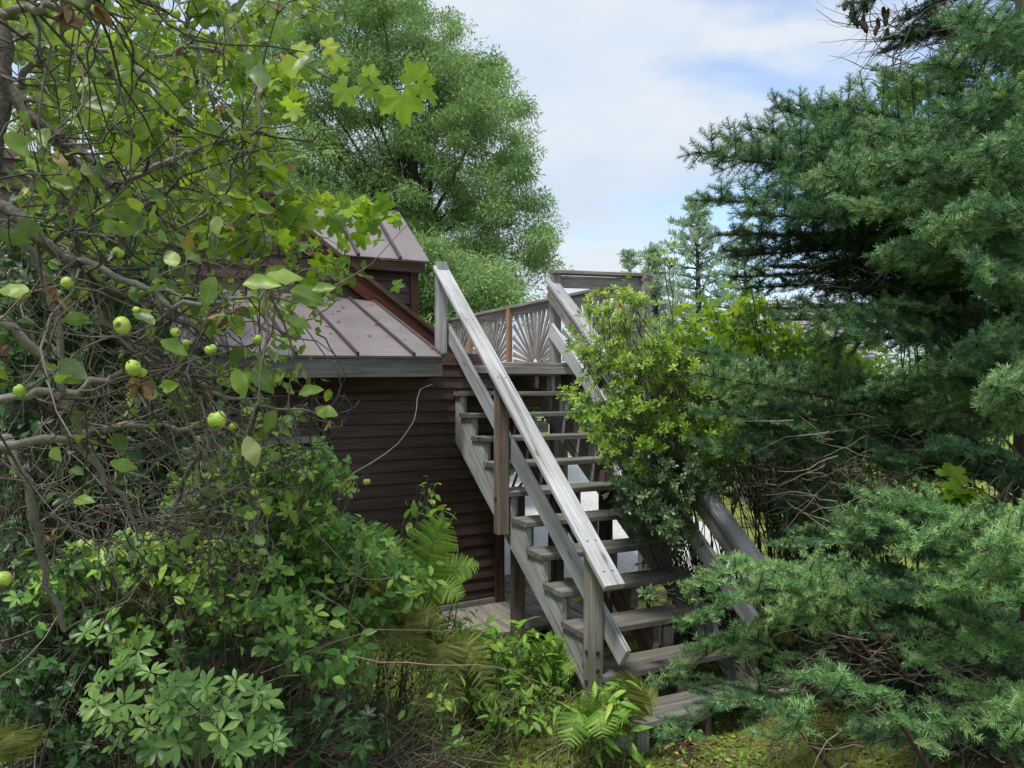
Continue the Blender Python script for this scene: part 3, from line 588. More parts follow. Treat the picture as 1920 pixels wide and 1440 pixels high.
broad_tree('hedge_tree', 'round green shrubby tree seen between the upper stair treads', [(930, 700), (1110, 700), (1130, 775), (930, 775)], 39, 1.5, 50, 300, .3, (1.5, 39, 0), .1, G['hedge'], (1.3, 1, .8))
broad_tree('hedge_tree', 'green leafy bush at the far left end of the yard', [(930, 825), (985, 825), (1000, 865), (930, 870)], 14, .5, 14, 260, .12, (-.1, 14, 0), .03, G['hedge'], (.25, .3, .25))
broad_tree('hedge_tree', 'distant dark shrubs right of the deck beyond the gravel', [(1200, 640), (1900, 640), (1900, 800), (1200, 800)], 26, 3, 120, 260, .3, (7.5, 26, 0), .1, G['hedge'], (1.0, 1, .8))
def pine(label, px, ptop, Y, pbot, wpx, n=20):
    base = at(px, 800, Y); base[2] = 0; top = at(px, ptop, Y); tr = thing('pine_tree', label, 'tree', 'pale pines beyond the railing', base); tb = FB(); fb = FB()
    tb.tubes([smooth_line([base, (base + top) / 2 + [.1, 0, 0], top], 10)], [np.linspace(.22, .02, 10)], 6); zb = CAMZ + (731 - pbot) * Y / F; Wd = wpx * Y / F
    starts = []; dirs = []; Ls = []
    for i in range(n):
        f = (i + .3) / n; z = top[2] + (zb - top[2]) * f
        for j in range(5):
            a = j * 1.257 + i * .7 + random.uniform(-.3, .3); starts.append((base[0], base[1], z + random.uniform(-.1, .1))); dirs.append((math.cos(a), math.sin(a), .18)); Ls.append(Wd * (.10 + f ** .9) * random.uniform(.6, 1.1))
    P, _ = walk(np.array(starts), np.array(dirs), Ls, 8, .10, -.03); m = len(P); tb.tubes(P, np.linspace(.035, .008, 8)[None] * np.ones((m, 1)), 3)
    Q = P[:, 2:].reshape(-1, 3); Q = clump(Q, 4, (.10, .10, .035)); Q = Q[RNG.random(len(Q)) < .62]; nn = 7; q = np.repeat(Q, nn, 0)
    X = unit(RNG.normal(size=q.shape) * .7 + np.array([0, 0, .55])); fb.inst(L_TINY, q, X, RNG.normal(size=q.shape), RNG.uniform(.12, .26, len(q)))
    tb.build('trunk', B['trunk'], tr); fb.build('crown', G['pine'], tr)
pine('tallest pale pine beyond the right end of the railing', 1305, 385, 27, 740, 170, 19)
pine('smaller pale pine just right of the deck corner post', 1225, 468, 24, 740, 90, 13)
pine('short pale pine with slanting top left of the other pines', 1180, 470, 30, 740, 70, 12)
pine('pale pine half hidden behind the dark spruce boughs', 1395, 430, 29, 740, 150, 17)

# ------------------------------------------------------------------ spruce on the right
sp = thing('spruce_tree', 'large blue green spruce filling the right side, cones near its top', 'tree', None, (3.75, 5.6, 0))
tb = FB(); tb.tubes([smooth_line([(3.92, 5.6, -.1), (3.9, 5.6, 2.5), (3.88, 5.62, 7)], 12)], [np.linspace(.15, .07, 12)], 10); tb.build('trunk', B['spruce'], sp, True)
def sprays(name, specs, mat, mat_val=(0, 1), dens=1.0, bare=.28, lift=.0):
    fb = FB(); wb = FB(); S = []; D = []; L = []; Nn = []; Vv = []
    for (tx, ty, tY, bz_px, wd, *rest) in specs:
        tip = at(tx, ty, tY); tz = CAMZ + (731 - bz_px) * 5.6 / F; base = np.array([3.9, 5.6, tz]); ln = np.linalg.norm(tip - base)
        if rest: base = at(*rest[0])
        mid = (base + tip) / 2 + np.array([0, 0, .07 * ln]); pts = smooth_line([base, mid, tip], 16); ln = np.linalg.norm(tip - base)
        wb.tubes([pts], [np.linspace(.014, .004, 16) * min(1, ln / 1.2 + .3)], 5)
        ax = unit(tip - base); side = unit(np.cross(ax, UP)); roll = RNG.normal() * .5; nrm = unit(np.cross(side, ax)); side, nrm = side * math.cos(roll) + nrm * math.sin(roll), nrm * math.cos(roll) - side * math.sin(roll)
        def P(t): i = min(t, .9999) * 15; k = int(i); return pts[k] + (pts[k + 1] - pts[k]) * (i - k)
        tv = RNG.uniform(*mat_val) * .6
        def strand(p0, d, l, droop, sub):
            n = max(1, int(round(l / .085))); p = p0.copy(); d = d.copy(); seg = l / n; line = [p0]
            for i in range(n):
                S.append(p); D.append(d); L.append(seg * 1.12); Nn.append(unit(nrm + RNG.normal(size=3) * .35)); Vv.append(np.clip(tv + .5 * RNG.random() + .12 * i / n, 0, 1))
                if sub and i < n:
                    for sg in (-1, 1):
                        if RNG.random() < .9 * dens:
                            sd = unit(d * .62 + sg * unit(np.cross(d, nrm)) * .72 + RNG.normal(size=3) * .13); sl = (.055 + .11 * (1 - i / n) * min(1, l / .3)) * RNG.uniform(.7, 1.15)
                            m2 = max(1, int(round(sl / .085)))
                            for q in range(m2): S.append(p + sd * sl * q / m2); D.append(unit(sd + RNG.normal(size=3) * .08)); L.append(sl / m2 * 1.1); Nn.append(unit(nrm + RNG.normal(size=3) * .4)); Vv.append(np.clip(tv + .6 * RNG.random() * (1 if q < m2 - 1 else 1.5), 0, 1))
                            line2 = np.stack([p, p + sd * sl * .5, p + sd * sl])
                            wb.tubes([line2], [np.array([.002, .0015, .001])], 3)
                p = p + d * seg; line.append(p); d = unit(d + RNG.normal(size=3) * .07 + UP * droop)
            la = np.array(line); 
            if len(la) > 1: wb.tubes([la], [np.linspace(.0045, .0015, len(la))], 3)
        nb = max(5, int(ln * (1 - bare) / .085 * dens))
        for i in range(nb):
            t = bare + (1 - bare) * (i + .5) / nb; sg = 1 if i % 2 else -1
            lb = wd * (1 - t) ** .6 * min(1, (t - bare) * 5 + .45) * RNG.uniform(.7, 1.1) + (.10 if lift else .05)
            strand(P(t), unit(ax * .66 + sg * side * .74 + nrm * RNG.normal() * .16 + UP * lift), lb, RNG.normal() * .03 - .01, True)
            if RNG.random() < .5: strand(P(t), unit(ax * .6 + nrm * (.55 if RNG.random() < .45 else -.6) + sg * side * .3), lb * .6, -.02, True)
        for i in range(int(ln * (1 - bare) / .08)):
            t = bare + (1 - bare) * i / (ln * (1 - bare) / .08); strand(P(t), unit(P(min(1, t + .05)) - P(t) + 1e-6), .085, 0, False)
    S, D, L, Nn, Vv = map(np.array, (S, D, L, Nn, Vv)); k = RNG.integers(0, 4, len(S))
    for j in range(4):
        q = k == j; fb.inst(L_NEED[j], S[q], D[q], Nn[q], L[q], Vv[q])
    wb.build('branch', B['spruce'], sp); fb.build(name, mat, sp); return len(S)
up = [(1450, 600, 4.3, 700, .3), (1520, 640, 4.3, 730, .3), (1320, 375, 4.2, 540, .5), (1400, 290, 4.5, 500, .5), (1420, 240, 4.7, 490, .45), (1480, 260, 4.6, 480, .45), (1580, 290, 4.2, 460, .5), (1500, 400, 4.1, 560, .5), (1303, 285, 4.3, 520, .5), (1362, 262, 4.7, 500, .5), (1450, 200, 4.9, 470, .45), (1490, 195, 4.9, 480, .4), (1535, 215, 4.8, 470, .42), (1566, 195, 4.3, 380, .5), (1640, 250, 4.0, 420, .5),
      (1540, 330, 3.9, 480, .5), (1600, 385, 3.7, 560, .5), (1470, 340, 4.4, 520, .5), (1700, 300, 3.5, 480, .5), (1760, 420, 3.3, 600, .5), (1650, 140, 4.9, 300, .4), (1760, 120, 4.3, 260, .5), (1800, 30, 4.5, 200, .5), (1780, 210, 3.7, 400, .5), (1860, 60, 4.0, 200, .5), (1850, 280, 3.3, 500, .5), (1890, 170, 3.6, 400, .5), (1660, 480, 3.7, 640, .45), (1820, 500, 3.3, 700, .45), (1400, 400, 4.2, 560, .45), (1880, 400, 3.2, 640, .45)]
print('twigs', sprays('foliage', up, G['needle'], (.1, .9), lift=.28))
dk_ = [(1340, 440, 4.6, 560, .4), (1370, 480, 4.7, 560, .45), (1420, 440, 4.8, 560, .45), (1390, 540, 4.9, 620, .45), (1450, 580, 4.8, 660, .4), (1520, 500, 4.7, 600, .45), (1560, 450, 4.6, 560, .45), (1345, 470, 4.9, 560, .45), (1372, 520, 5.0, 600, .45), (1440, 500, 4.8, 620, .5), (1530, 540, 4.8, 650, .4), (1600, 540, 4.6, 680, .45), (1700, 580, 4.4, 700, .5), (1500, 450, 5.0, 600, .5), (1620, 460, 4.9, 620, .5), (1760, 560, 4.6, 720, .5), (1850, 600, 4.3, 760, .5), (1900, 700, 4.2, 800, .5), (1800, 340, 5.0, 560, .5), (1750, 250, 5.0, 500, .5),
       (1840, 880, 4.3, 980, .5), (1780, 980, 4.4, 1080, .5), (1500, 1300, 4.2, 1400, .5), (1700, 1330, 4.0, 1450, .5), (1880, 1240, 3.9, 1400, .6), (1880, 1000, 4.2, 1150, .6), (1860, 1360, 3.6, 1500, .6), (1600, 950, 4.9, 1080, .4)]
sprays('shaded_foliage', dk_, G['needleshade'], (.0, .6), .85)
md = [(1380, 800, 4.6, 940, .4), (1560, 800, 4.5, 930, .42), (1650, 860, 4.4, 960, .4), (1720, 760, 4.2, 880, .45), (1750, 690, 4.0, 820, .42), (1480, 1000, 4.5, 1100, .4), (1680, 1010, 4.3, 1120, .4), (1560, 1180, 4.1, 1270, .4), (1760, 840, 3.9, 960, .4), (1562, 610, 3.8, 740, .4), (1600, 590, 4.0, 730, .35), (1660, 570, 4.2, 720, .35), (1600, 735, 3.9, 800, .35), (1820, 640, 3.4, 800, .4), (1860, 725, 3.1, 860, .35),
      (1293, 655, 4.3, 930, .42), (1305, 700, 4.1, 960, .45), (1300, 770, 4.2, 980, .45), (1300, 830, 4.4, 980, .36), (1360, 690, 4.4, 900, .4), (1420, 760, 4.3, 960, .35), 
      (1440, 1022, 4.1, 1130, .3), (1450, 1100, 3.8, 1230, .34), (1470, 1080, 3.9, 1220, .35), (1240, 1398, 3.2, 1560, .4, (1560, 1440, 3.8)), (1620, 1110, 3.4, 1260, .4), (1600, 1370, 3.1, 1560, .4)]
sprays('foliage', md, G['needle'], (.0, .8))
lt = [(1700, 1250, 3.2, 1380, .36, (2000, 1300, 3.9)), (1730, 1400, 2.9, 1520, .35, (2020, 1450, 3.6)), (1577, 990, 3.0, 1180, .32, (1905, 1110, 3.9)), (1700, 1030, 2.95, 1200, .36, (1990, 1160, 3.9)), (1840, 1035, 2.8, 1200, .4, (2100, 1150, 3.9)), (1760, 1120, 2.9, 1250, .4, (2000, 1200, 3.9)), (1880, 1130, 2.7, 1250, .4, (2100, 1240, 3.9)),
      (1296, 1097, 3.4, 1300, .3, (1640, 1240, 4.1)), (1283, 1170, 3.2, 1350, .32, (1650, 1270, 3.9)), (1430, 1170, 3.3, 1350, .3, (1700, 1270, 3.9)), (1230, 1292, 3.3, 1400, .26, (1560, 1330, 3.9)), (1440, 1400, 2.6, 1500, .3, (1780, 1500, 3.0)), (1880, 1400, 2.6, 1500, .35, (2100, 1480, 3.0))]
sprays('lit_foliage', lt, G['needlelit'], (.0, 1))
# bare dead twigs inside the spruce
wb = FB()
for poly_, n_, Y0, Y1, l_, dr in (([(1480, 780), (1900, 780), (1920, 1010), (1560, 1010), (1430, 900)], 420, 4.3, 5.2, .5, (-1, -.1, .05)), ([(1500, 480), (1880, 450), (1880, 640), (1560, 600)], 260, 4.6, 5.3, .45, (-1, 0, -.1)), ([(1560, 1180), (1900, 1180), (1910, 1440), (1450, 1440), (1450, 1290)], 230, 3.5, 4.6, .5, (-1, 0, 0)), ([(1700, -20), (1920, -20), (1920, 60), (1700, 130), (1620, 60)], 110, 4.9, 5.4, .7, (-.8, 0, -.5)), ([(1500, 380), (1760, 60), (1800, 200), (1640, 380)], 60, 4.9, 5.4, .4, (-1, 0, .2))):
    P0 = sample_poly(poly_, n_, Y0, Y1); Pw, _ = walk(P0, np.array(dr) + RNG.normal(size=(n_, 3)) * .45, RNG.uniform(.2, 1, n_) * l_, 7, .22); wb.tubes(Pw, np.linspace(.0045, .0012, 7)[None] * RNG.uniform(.6, 1.4, (n_, 1)), 3)
wb.build('dead_twigs', B['dead'], sp)
# top branch with cones
sprays('shaded_foliage', [(1595, 35, 4.9, 60, .22, (1800, -80, 5.2)), (1610, 15, 4.9, 60, .3, (1850, -60, 5.2)), (1655, 100, 5.0, 60, .25, (1905, 60, 5.4)), (1690, 40, 5.0, 60, .3, (1900, 0, 5.4)), (1585, 10, 5.0, 60, .3, (1900, -120, 5.4)), (1640, -5, 5.0, 60, .3, (1900, -140, 5.4)), (1655, 75, 5.0, 120, .22, (1905, 110, 5.5)), (1700, 55, 5.1, 120, .2, (1905, 60, 5.5)), (1560, -20, 5.2, 60, .3, (1800, -160, 5.4))], G['needleshade'], (0, .5))
def cone_mesh():
    bm = MB(); v = []; n = 9; m = 8
    for i in range(n + 1):
        t = i / n; r = .014 * math.sin(math.pi * min(1, t * .93 + .07)) ** .6 + .001
        for j in range(m): a = (j + .5 * (i % 2)) * 2 * math.pi / m; q = r * (1.15 if i % 2 else .92); v.append((q * math.cos(a), q * math.sin(a), -.085 * t))
    f = [(i * m + j, i * m + (j + 1) % m, (i + 1) * m + (j + 1) % m, (i + 1) * m + j) for i in range(n) for j in range(m)] + [tuple(range(m)), tuple(range(n * m + m - 1, n * m - 1, -1))]
    me = bpy.data.meshes.new('cone'); me.from_pydata(v, [], f); me.attributes.new('v', 'FLOAT', 'POINT'); me.materials.append(B['spruce']); return me
cm = cone_mesh()
for i in range(20):
    px, py = random.choice([(1590, 8), (1605, 20), (1620, 30), (1628, 38), (1640, 42), (1650, 35), (1660, 20), (1612, 40), (1635, 10), (1655, 48), (1700, 20), (1735, 30)]); p = at(px + random.uniform(-12, 12), py + random.uniform(-12, 8), random.uniform(4.9, 5.1))
    o = bpy.data.objects.new('cone', cm); COL.objects.link(o); o.parent = sp; o.location = Vector([float(a) for a in p]) - sp.location; o.rotation_euler = (random.uniform(-.4, .4), random.uniform(-.4, .4), random.uniform(0, 6)); s = random.uniform(.8, 1.15); o.scale = (s, s, s)

# ------------------------------------------------------------------ bushes with leaf tufts, right of the stairs
def shrub(name, label, cat, poly_, Y0, Y1, n, tmpl, ls, mat, upb=.55, stems=40, base=None, outdir=(0, -.5, 0), stemmat=None, tw=2, twl=.16, sr=.006, per=12, cr=.10, group=None):
    C = sample_clumps(poly_, n, Y0, Y1, per, cr) if per > 1 else sample_poly(poly_, n, Y0, Y1); c0 = C.mean(0); b = np.array([c0[0], c0[1], hz(c0[0], c0[1])]) if base is None else np.asarray(base, float)
    th_ = thing(name, label, cat, group, b); fb = FB(); wb = FB()
    d = unit((C - c0) * np.array([.8, .5, .8]) / (np.abs(C - c0).max(0) + .01) + np.array(outdir) + UP * upb + RNG.normal(size=C.shape) * .35)
    fb = FB(True); tmpl = tmpl if isinstance(tmpl, list) else [tmpl]; k = RNG.integers(0, len(tmpl), n); s = ls * RNG.uniform(.65, 1.2, n); val = np.clip(RNG.random(n) * .8 + .2 * (C[:, 2] - C[:, 2].min()) / (np.ptp(C[:, 2]) + .01), 0, 1)
    for j, tp in enumerate(tmpl):
        q = k == j
        if tmpl is L_TUFT or tmpl is L_ROSE: Zz = d[q]; Xx = np.cross(Zz, rvec(q.sum()))
        else: Xx = unit(rvec(q.sum()) + d[q] * .3 + UP * -.25); Zz = unit(d[q] + UP * .4 + RNG.normal(size=(q.sum(), 3)) * .4)
        fb.inst(tp, C[q], Xx, Zz, s[q], val[q])
    m_ = min(n, 1600); Cs = C[:m_]; Pt, _ = walk(Cs - d[:m_] * .005, -d[:m_] * .8 + unit(b + [0, 0, .4] - Cs) * .7, RNG.uniform(.5, 1.2, m_) * twl, 4, .2); wb.tubes(Pt, np.linspace(.0012, .0022, 4)[None] * np.ones((m_, 1)), 3)
    tg_ = C[RNG.choice(n, min(n, stems), False)]; bb = b + RNG.normal(size=(len(tg_), 3)) * np.array([.18, .12, 0]); t = np.linspace(0, 1, 10)[None, :, None]
    mid = bb + (tg_ - bb) * .5 + RNG.normal(size=bb.shape) * .12 + UP * .12; P = (1 - t) ** 2 * bb[:, None] + 2 * t * (1 - t) * mid[:, None] + t ** 2 * tg_[:, None]; P[:, 1:-1] += RNG.normal(size=P[:, 1:-1].shape) * .012
    wb.tubes(P, np.linspace(sr, .002, 10)[None] * RNG.uniform(.6, 1.3, (len(tg_), 1)), 4)
    wb.build('stems', stemmat or B['twig'], th_); fb.build('foliage', mat, th_); return th_
shrub('broadleaf_bush', 'bright green tufted bush leaning over the right stair rail', 'bush', [(1085, 640), (1100, 570), (1150, 535), (1205, 550), (1240, 620), (1330, 640), (1440, 690), (1440, 800), (1360, 870), (1250, 870), (1190, 900), (1130, 850), (1095, 790), (1070, 740), (1110, 700)], 4.7, 5.9, 2500, L_TUFT, .048, G['bush'], .8, 55, (1.7, 5.95, 0), twl=.3, per=9, cr=.11)
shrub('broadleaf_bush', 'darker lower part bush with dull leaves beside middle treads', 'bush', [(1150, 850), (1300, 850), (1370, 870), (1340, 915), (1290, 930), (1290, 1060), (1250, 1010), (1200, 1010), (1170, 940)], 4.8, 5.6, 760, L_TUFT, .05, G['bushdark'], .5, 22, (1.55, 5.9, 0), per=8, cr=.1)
shrub('broadleaf_bush', 'small pale leaved sprig growing across the lower treads', 'bush', [(1205, 1125), (1255, 1095), (1320, 1110), (1310, 1140), (1230, 1155)], 4.5, 4.8, 16, L_TUFT, .055, G['bushdark'], .4, 6, (1.75, 5.2, 0))
fbx = FB(True); wbx = FB(); shoot = thing('tall_shoot', 'single tall leafy shoot rising above the tufted bush', 'plant', None, (1.7, 5.9, 0))
for (x, y, x0, y0) in ((1265, 465, 1262, 720), (1245, 480, 1262, 600), (1255, 500, 1264, 560), (1225, 487, 1262, 640)):
    l = smooth_line([at(x0, y0, 4.95), at((x + x0) / 2 - 3, (y + y0) / 2, 4.95), at(x, y, 4.9)], 10); wbx.tubes([l], [np.linspace(.004, .0015, 10)], 4); fbx.inst(L_TUFT[0], [l[-1], l[-2]], [[1, 0, 0], [0, 1, 0]], [[0, -.3, 1], [.2, -.3, 1]], [.07, .06])
l = smooth_line([(1.7, 5.9, 0), at(1290, 900, 5.3), at(1262, 720, 4.95)], 10); wbx.tubes([l], [np.linspace(.008, .004, 10)], 4)
wbx.build('stem', B['twig'], shoot); fbx.build('foliage', G['bush'], shoot)
shrub('grape_vine', 'sunlit yellow green vine leaves behind the spruce boughs', 'vine', [(1255, 620), (1310, 580), (1380, 545), (1430, 570), (1440, 600), (1560, 640), (1590, 700), (1500, 715), (1400, 720), (1290, 700)], 5.0, 6.2, 620, L_GRAPE, .075, G['grape'], .4, 80, (2.6, 6.8, 0), twl=.35, per=7, cr=.14)
shrub('background_shrub', 'brownish green thicket in the gap between bush and spruce', 'bush', [(1290, 720), (1480, 740), (1720, 800), (1720, 1010), (1480, 1010), (1320, 900)], 6.0, 6.8, 2600, [L_SMALL], .06, G['dark'], .4, 40, (2.8, 6.5, 0), stemmat=B['dead'], per=1, sr=.004)
shrub('grape_vine', 'bright vine leaves showing through the spruce at far right', 'vine', [(1770, 580), (1900, 580), (1910, 700), (1800, 690)], 5.9, 6.5, 60, L_GRAPE, .13, G['grape'], .4, 12, (4.0, 6.4, 0))
shrub('maple_sapling', 'bright green lobed leaves poking out high in the spruce', 'sapling', [(1650, 125), (1700, 105), (1730, 150), (1690, 210), (1650, 200)], 5.0, 5.3, 16, L_GRAPE, .14, G['grape'], .2, 8, (3.2, 5.6, 0))
shrub('maple_sapling', 'low sapling with broad green leaves under the spruce boughs', 'sapling', [(1690, 900), (1850, 890), (1890, 960), (1720, 930)], 3.9, 4.2, 14, L_GRAPE, .14, G['grape'], .2, 8, (2.5, 4.3, 0))
shrub('background_shrub', 'loose pale green shrub in the yard behind the bush', 'bush', [(1250, 690), (1480, 700), (1700, 760), (1700, 960), (1500, 960), (1330, 900)], 6.3, 7.6, 3600, [L_SMALL], .075, G['bush'], .4, 80, (3.0, 7, 0))
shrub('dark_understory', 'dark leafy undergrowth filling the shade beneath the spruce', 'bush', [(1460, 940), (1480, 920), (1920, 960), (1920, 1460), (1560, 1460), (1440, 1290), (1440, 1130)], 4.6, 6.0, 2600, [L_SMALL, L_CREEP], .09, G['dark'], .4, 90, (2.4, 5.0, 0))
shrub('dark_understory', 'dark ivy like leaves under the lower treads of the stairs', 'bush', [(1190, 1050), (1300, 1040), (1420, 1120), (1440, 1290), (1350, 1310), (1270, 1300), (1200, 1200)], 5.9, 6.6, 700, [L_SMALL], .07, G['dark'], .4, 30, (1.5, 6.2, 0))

# ------------------------------------------------------------------ apple tree, left foreground
at_ = thing('apple_tree', 'crooked grey apple tree with green leaves filling the upper left', 'tree', None, (-2.3, 2.2, 0))
limbs = [([(-140, 700), (-60, 420), (0, 155), (-40, -60)], 2.0, 2.1, .05, .03), ([(-60, 60), (0, 150), (90, 248), (150, 312), (212, 348)], 1.8, 1.9, .02, .012), ([(95, 250), (180, 300), (240, 360), (330, 430)], 1.9, 2.1, .014, .005),
         ([(-80, 330), (40, 420), (125, 480), (160, 510), (250, 560), (320, 595), (395, 627)], 1.6, 1.75, .016, .005), ([(-60, 750), (0, 745), (120, 735), (210, 705), (262, 688)], 1.6, 1.7, .012, .006),
         ([(-80, 860), (30, 835), (130, 820), (240, 800), (350, 800), (380, 798)], 2.2, 2.4, .016, .006), ([(-40, 560), (60, 650), (120, 735), (160, 850), (230, 930), (262, 1000)], 2.0, 2.4, .015, .006),
         ([(-20, 380), (60, 480), (110, 620), (125, 760), (200, 900)], 2.3, 2.5, .016, .006), ([(180, 590), (260, 650), (350, 710), (430, 748), (500, 762)], 1.7, 1.9, .010, .003), ([(120, 480), (240, 530), (340, 570), (460, 560), (520, 545)], 1.6, 1.7, .009, .003),
         ([(210, 345), (340, 290), (430, 262), (487, 245)], 1.9, 1.9, .008, .004), ([(-60, 960), (10, 820), (60, 950), (80, 1050), (120, 1180)], 2.4, 2.6, .02, .01), ([(300, 1000), (340, 930), (400, 910), (450, 930)], 3.0, 3.1, .012, .006),
         ([(380, 690), (372, 800), (385, 960), (395, 1060)], 2.6, 2.9, .006, .004), ([(-50, 30), (60, 20), (180, -10), (260, -60)], 1.5, 1.5, .01, .006), ([(240, 120), (330, 200), (420, 300), (460, 420)], 2.8, 3.0, .016, .006), ([(0, 60), (120, 80), (260, 110), (400, 90), (430, 150)], 2.4, 2.8, .012, .005),
         ([(300, 430), (400, 440), (520, 450), (600, 480), (660, 520)], 3.3, 3.7, .012, .004), ([(330, 480), (460, 500), (560, 600), (640, 560)], 3.3, 3.8, .01, .003), ([(380, 800), (480, 830), (560, 760), (620, 800), (650, 790)], 3.0, 3.2, .008, .002), ([(440, 880), (540, 860), (600, 840), (645, 900), (690, 890)], 3.3, 3.5, .006, .002),
         ([(0, 200), (60, 130), (100, 40), (150, -40)], 2.2, 2.2, .012, .008), ([(350, 20), (370, 100), (400, 200), (440, 270)], 2.9, 3, .012, .005)]
lb = FB(); lines = []
for pts, y0, y1, ra_, rb_ in limbs:
    n_ = len(pts); P3 = [at(p[0], p[1], y0 + (y1 - y0) * i / (n_ - 1) + random.uniform(-.03, .03)) for i, p in enumerate(pts)]; L_ = smooth_line(P3, 26); L_[1:-1] += RNG.normal(size=(24, 3)) * .006
    lb.tubes([L_], [np.linspace(ra_, rb_, 26) * RNG.uniform(.85, 1.15, 26)], 7); lines.append(L_)
lb.tubes([smooth_line([(-2.3, 2.2, 0), (-2.15, 2.2, 1.3), at(-140, 700, 2.0)], 10)], [np.linspace(.11, .055, 10)], 10)
lb.build('trunk', B['apple'], at_, True)
# twigs off the limbs, then fine twigs
tb = FB(); allp = np.concatenate(lines[1:]); vis = allp[(allp[:, 0] / allp[:, 1] * F + 960 > -60)]
q = vis[RNG.integers(0, len(vis), 900)]; P1, d1 = walk(q, RNG.normal(size=(900, 3)) * .7 + np.array([.55, .15, -.2]), RNG.uniform(.12, .5, 900), 7, .3); ok = lambda P: (lambda x, y: ~(((x > 490) & (y > 525) & (y < 725) & (RNG.random(len(P)) < .9)) | ((x > 640) & (y > 520))))(P[:, -1, 0] / P[:, -1, 1] * F + 960, CY0 - (P[:, -1, 2] - CAMZ) / P[:, -1, 1] * F); P1 = P1[ok(P1)][:480]; tb.tubes(P1, np.linspace(.0035, .0012, 7)[None] * RNG.uniform(.6, 1.3, (len(P1), 1)), 4)
q2 = P1[:, 2:].reshape(-1, 3); q2 = q2[RNG.integers(0, len(q2), 1700)]; q2[(q2[:, 0] / q2[:, 1] * F + 960 > 500) & (RNG.random(1700) < .7)] = q2[0]; P2, d2 = walk(q2, RNG.normal(size=(1700, 3)) + np.array([.3, 0, -.1]), RNG.uniform(.05, .2, 1700), 5, .35); P2 = P2[ok(P2)][:850]; tb.tubes(P2, np.linspace(.002, .0008, 5)[None] * np.ones((len(P2), 1)), 3)
for poly_, n_, Y0, Y1, L0 in (([(0, 350), (300, 330), (560, 480), (640, 640), (600, 830), (420, 960), (200, 1060), (0, 1060)], 260, 2.6, 3.9, .5), ([(100, 950), (420, 900), (480, 1010), (300, 1160), (80, 1150)], 260, 3, 4.2, .45), ([(480, 560), (640, 560), (680, 760), (690, 900), (560, 880)], 70, 3.2, 4.2, .25)):
    P0 = sample_poly(poly_, n_, Y0, Y1); Pw, _ = walk(P0, RNG.normal(size=(n_, 3)) * .6 + np.array([.5, 0, -.35]), RNG.uniform(.3, 1.1, n_) * L0, 8, .3); Pw = Pw[ok(Pw)]; tb.tubes(Pw, np.linspace(.004, .0012, 8)[None] * RNG.uniform(.5, 1.4, (len(Pw), 1)), 4)
tb.build('twigs', B['twig'], at_)
lf = FB(True)
AP0 = [(405, 787, 30), (229, 610, 30), (250, 690, 32), (36, 733, 24), (127, 530, 20), (330, 622, 20), (478, 893, 16), (477, 924, 16), (688, 903, 18), (350, 643, 14), (395, 655, 20), (482, 636, 18), (3, 1086, 30), (327, 25, 20), (222, 473, 18)]
def keep(P, lo=.55):
    x = P[:, 0] / P[:, 1] * F + 960; y = CY0 - (P[:, 2] - CAMZ) / P[:, 1] * F; k = ~((x > 625) & (y > 540)) & ~((x > 500) & (y > 800) & (RNG.random(len(P)) < .8)) & ~((x > 560) & (y > 570) & (RNG.random(len(P)) < .7)) & ~((y > 470) & (RNG.random(len(P)) < lo))
    for a, b, r in AP0: k &= (x - a) ** 2 + (y - b + r * .6) ** 2 > (r * 1.7) ** 2
    return k
def leaves(fb, P0, tm, s0, s1, up=.3, hang=.5, v=None, lo=.68):
    P0 = P0[keep(P0, lo)]
    n_ = len(P0); k = RNG.integers(0, len(tm), n_); X = unit(RNG.normal(size=(n_, 3)) + np.array([.35, -.2, -hang])); Z = unit(RNG.normal(size=(n_, 3)) * .7 + np.array([0, -.55, up])); s = RNG.uniform(s0, s1, n_); v = RNG.random(n_) if v is None else v
    for j in range(len(tm)):
        q = k == j; fb.inst(tm[j], P0[q], X[q], Z[q], s[q], v[q])
leaves(lf, clump(P1[RNG.random(len(P1)) < .5][:, -1], 3, .02), L_APPLE, .035, .062); leaves(lf, P2[RNG.random(len(P2)) < .4][:, -1], L_APPLE, .03, .055)
for poly_, n_, Y0, Y1 in (([(0, 0), (480, 0), (560, 120), (520, 330), (640, 430), (680, 560), (560, 560), (300, 430), (0, 330)], 900, 2.6, 4.2), ([(0, 0), (500, 0), (480, 150), (300, 300), (0, 300)], 450, 3.6, 5.0), ([(300, 480), (640, 560), (650, 700), (560, 830), (350, 760)], 260, 2.3, 3.6), ([(0, 330), (320, 350), (420, 520), (200, 560), (0, 500)], 260, 2.2, 3.5), ([(330, 640), (600, 700), (640, 900), (500, 960), (380, 850)], 200, 2.6, 3.6), ([(0, 0), (330, 0), (250, 200), (0, 220)], 90, 1.9, 2.5), ([(455, 0), (600, 0), (610, 25), (530, 40), (480, 20)], 26, 2.6, 3.0)):
    leaves(lf, sample_clumps(poly_, int(n_ * 1.35), Y0, Y1, 6, .07), L_APPLE, .034, .064)
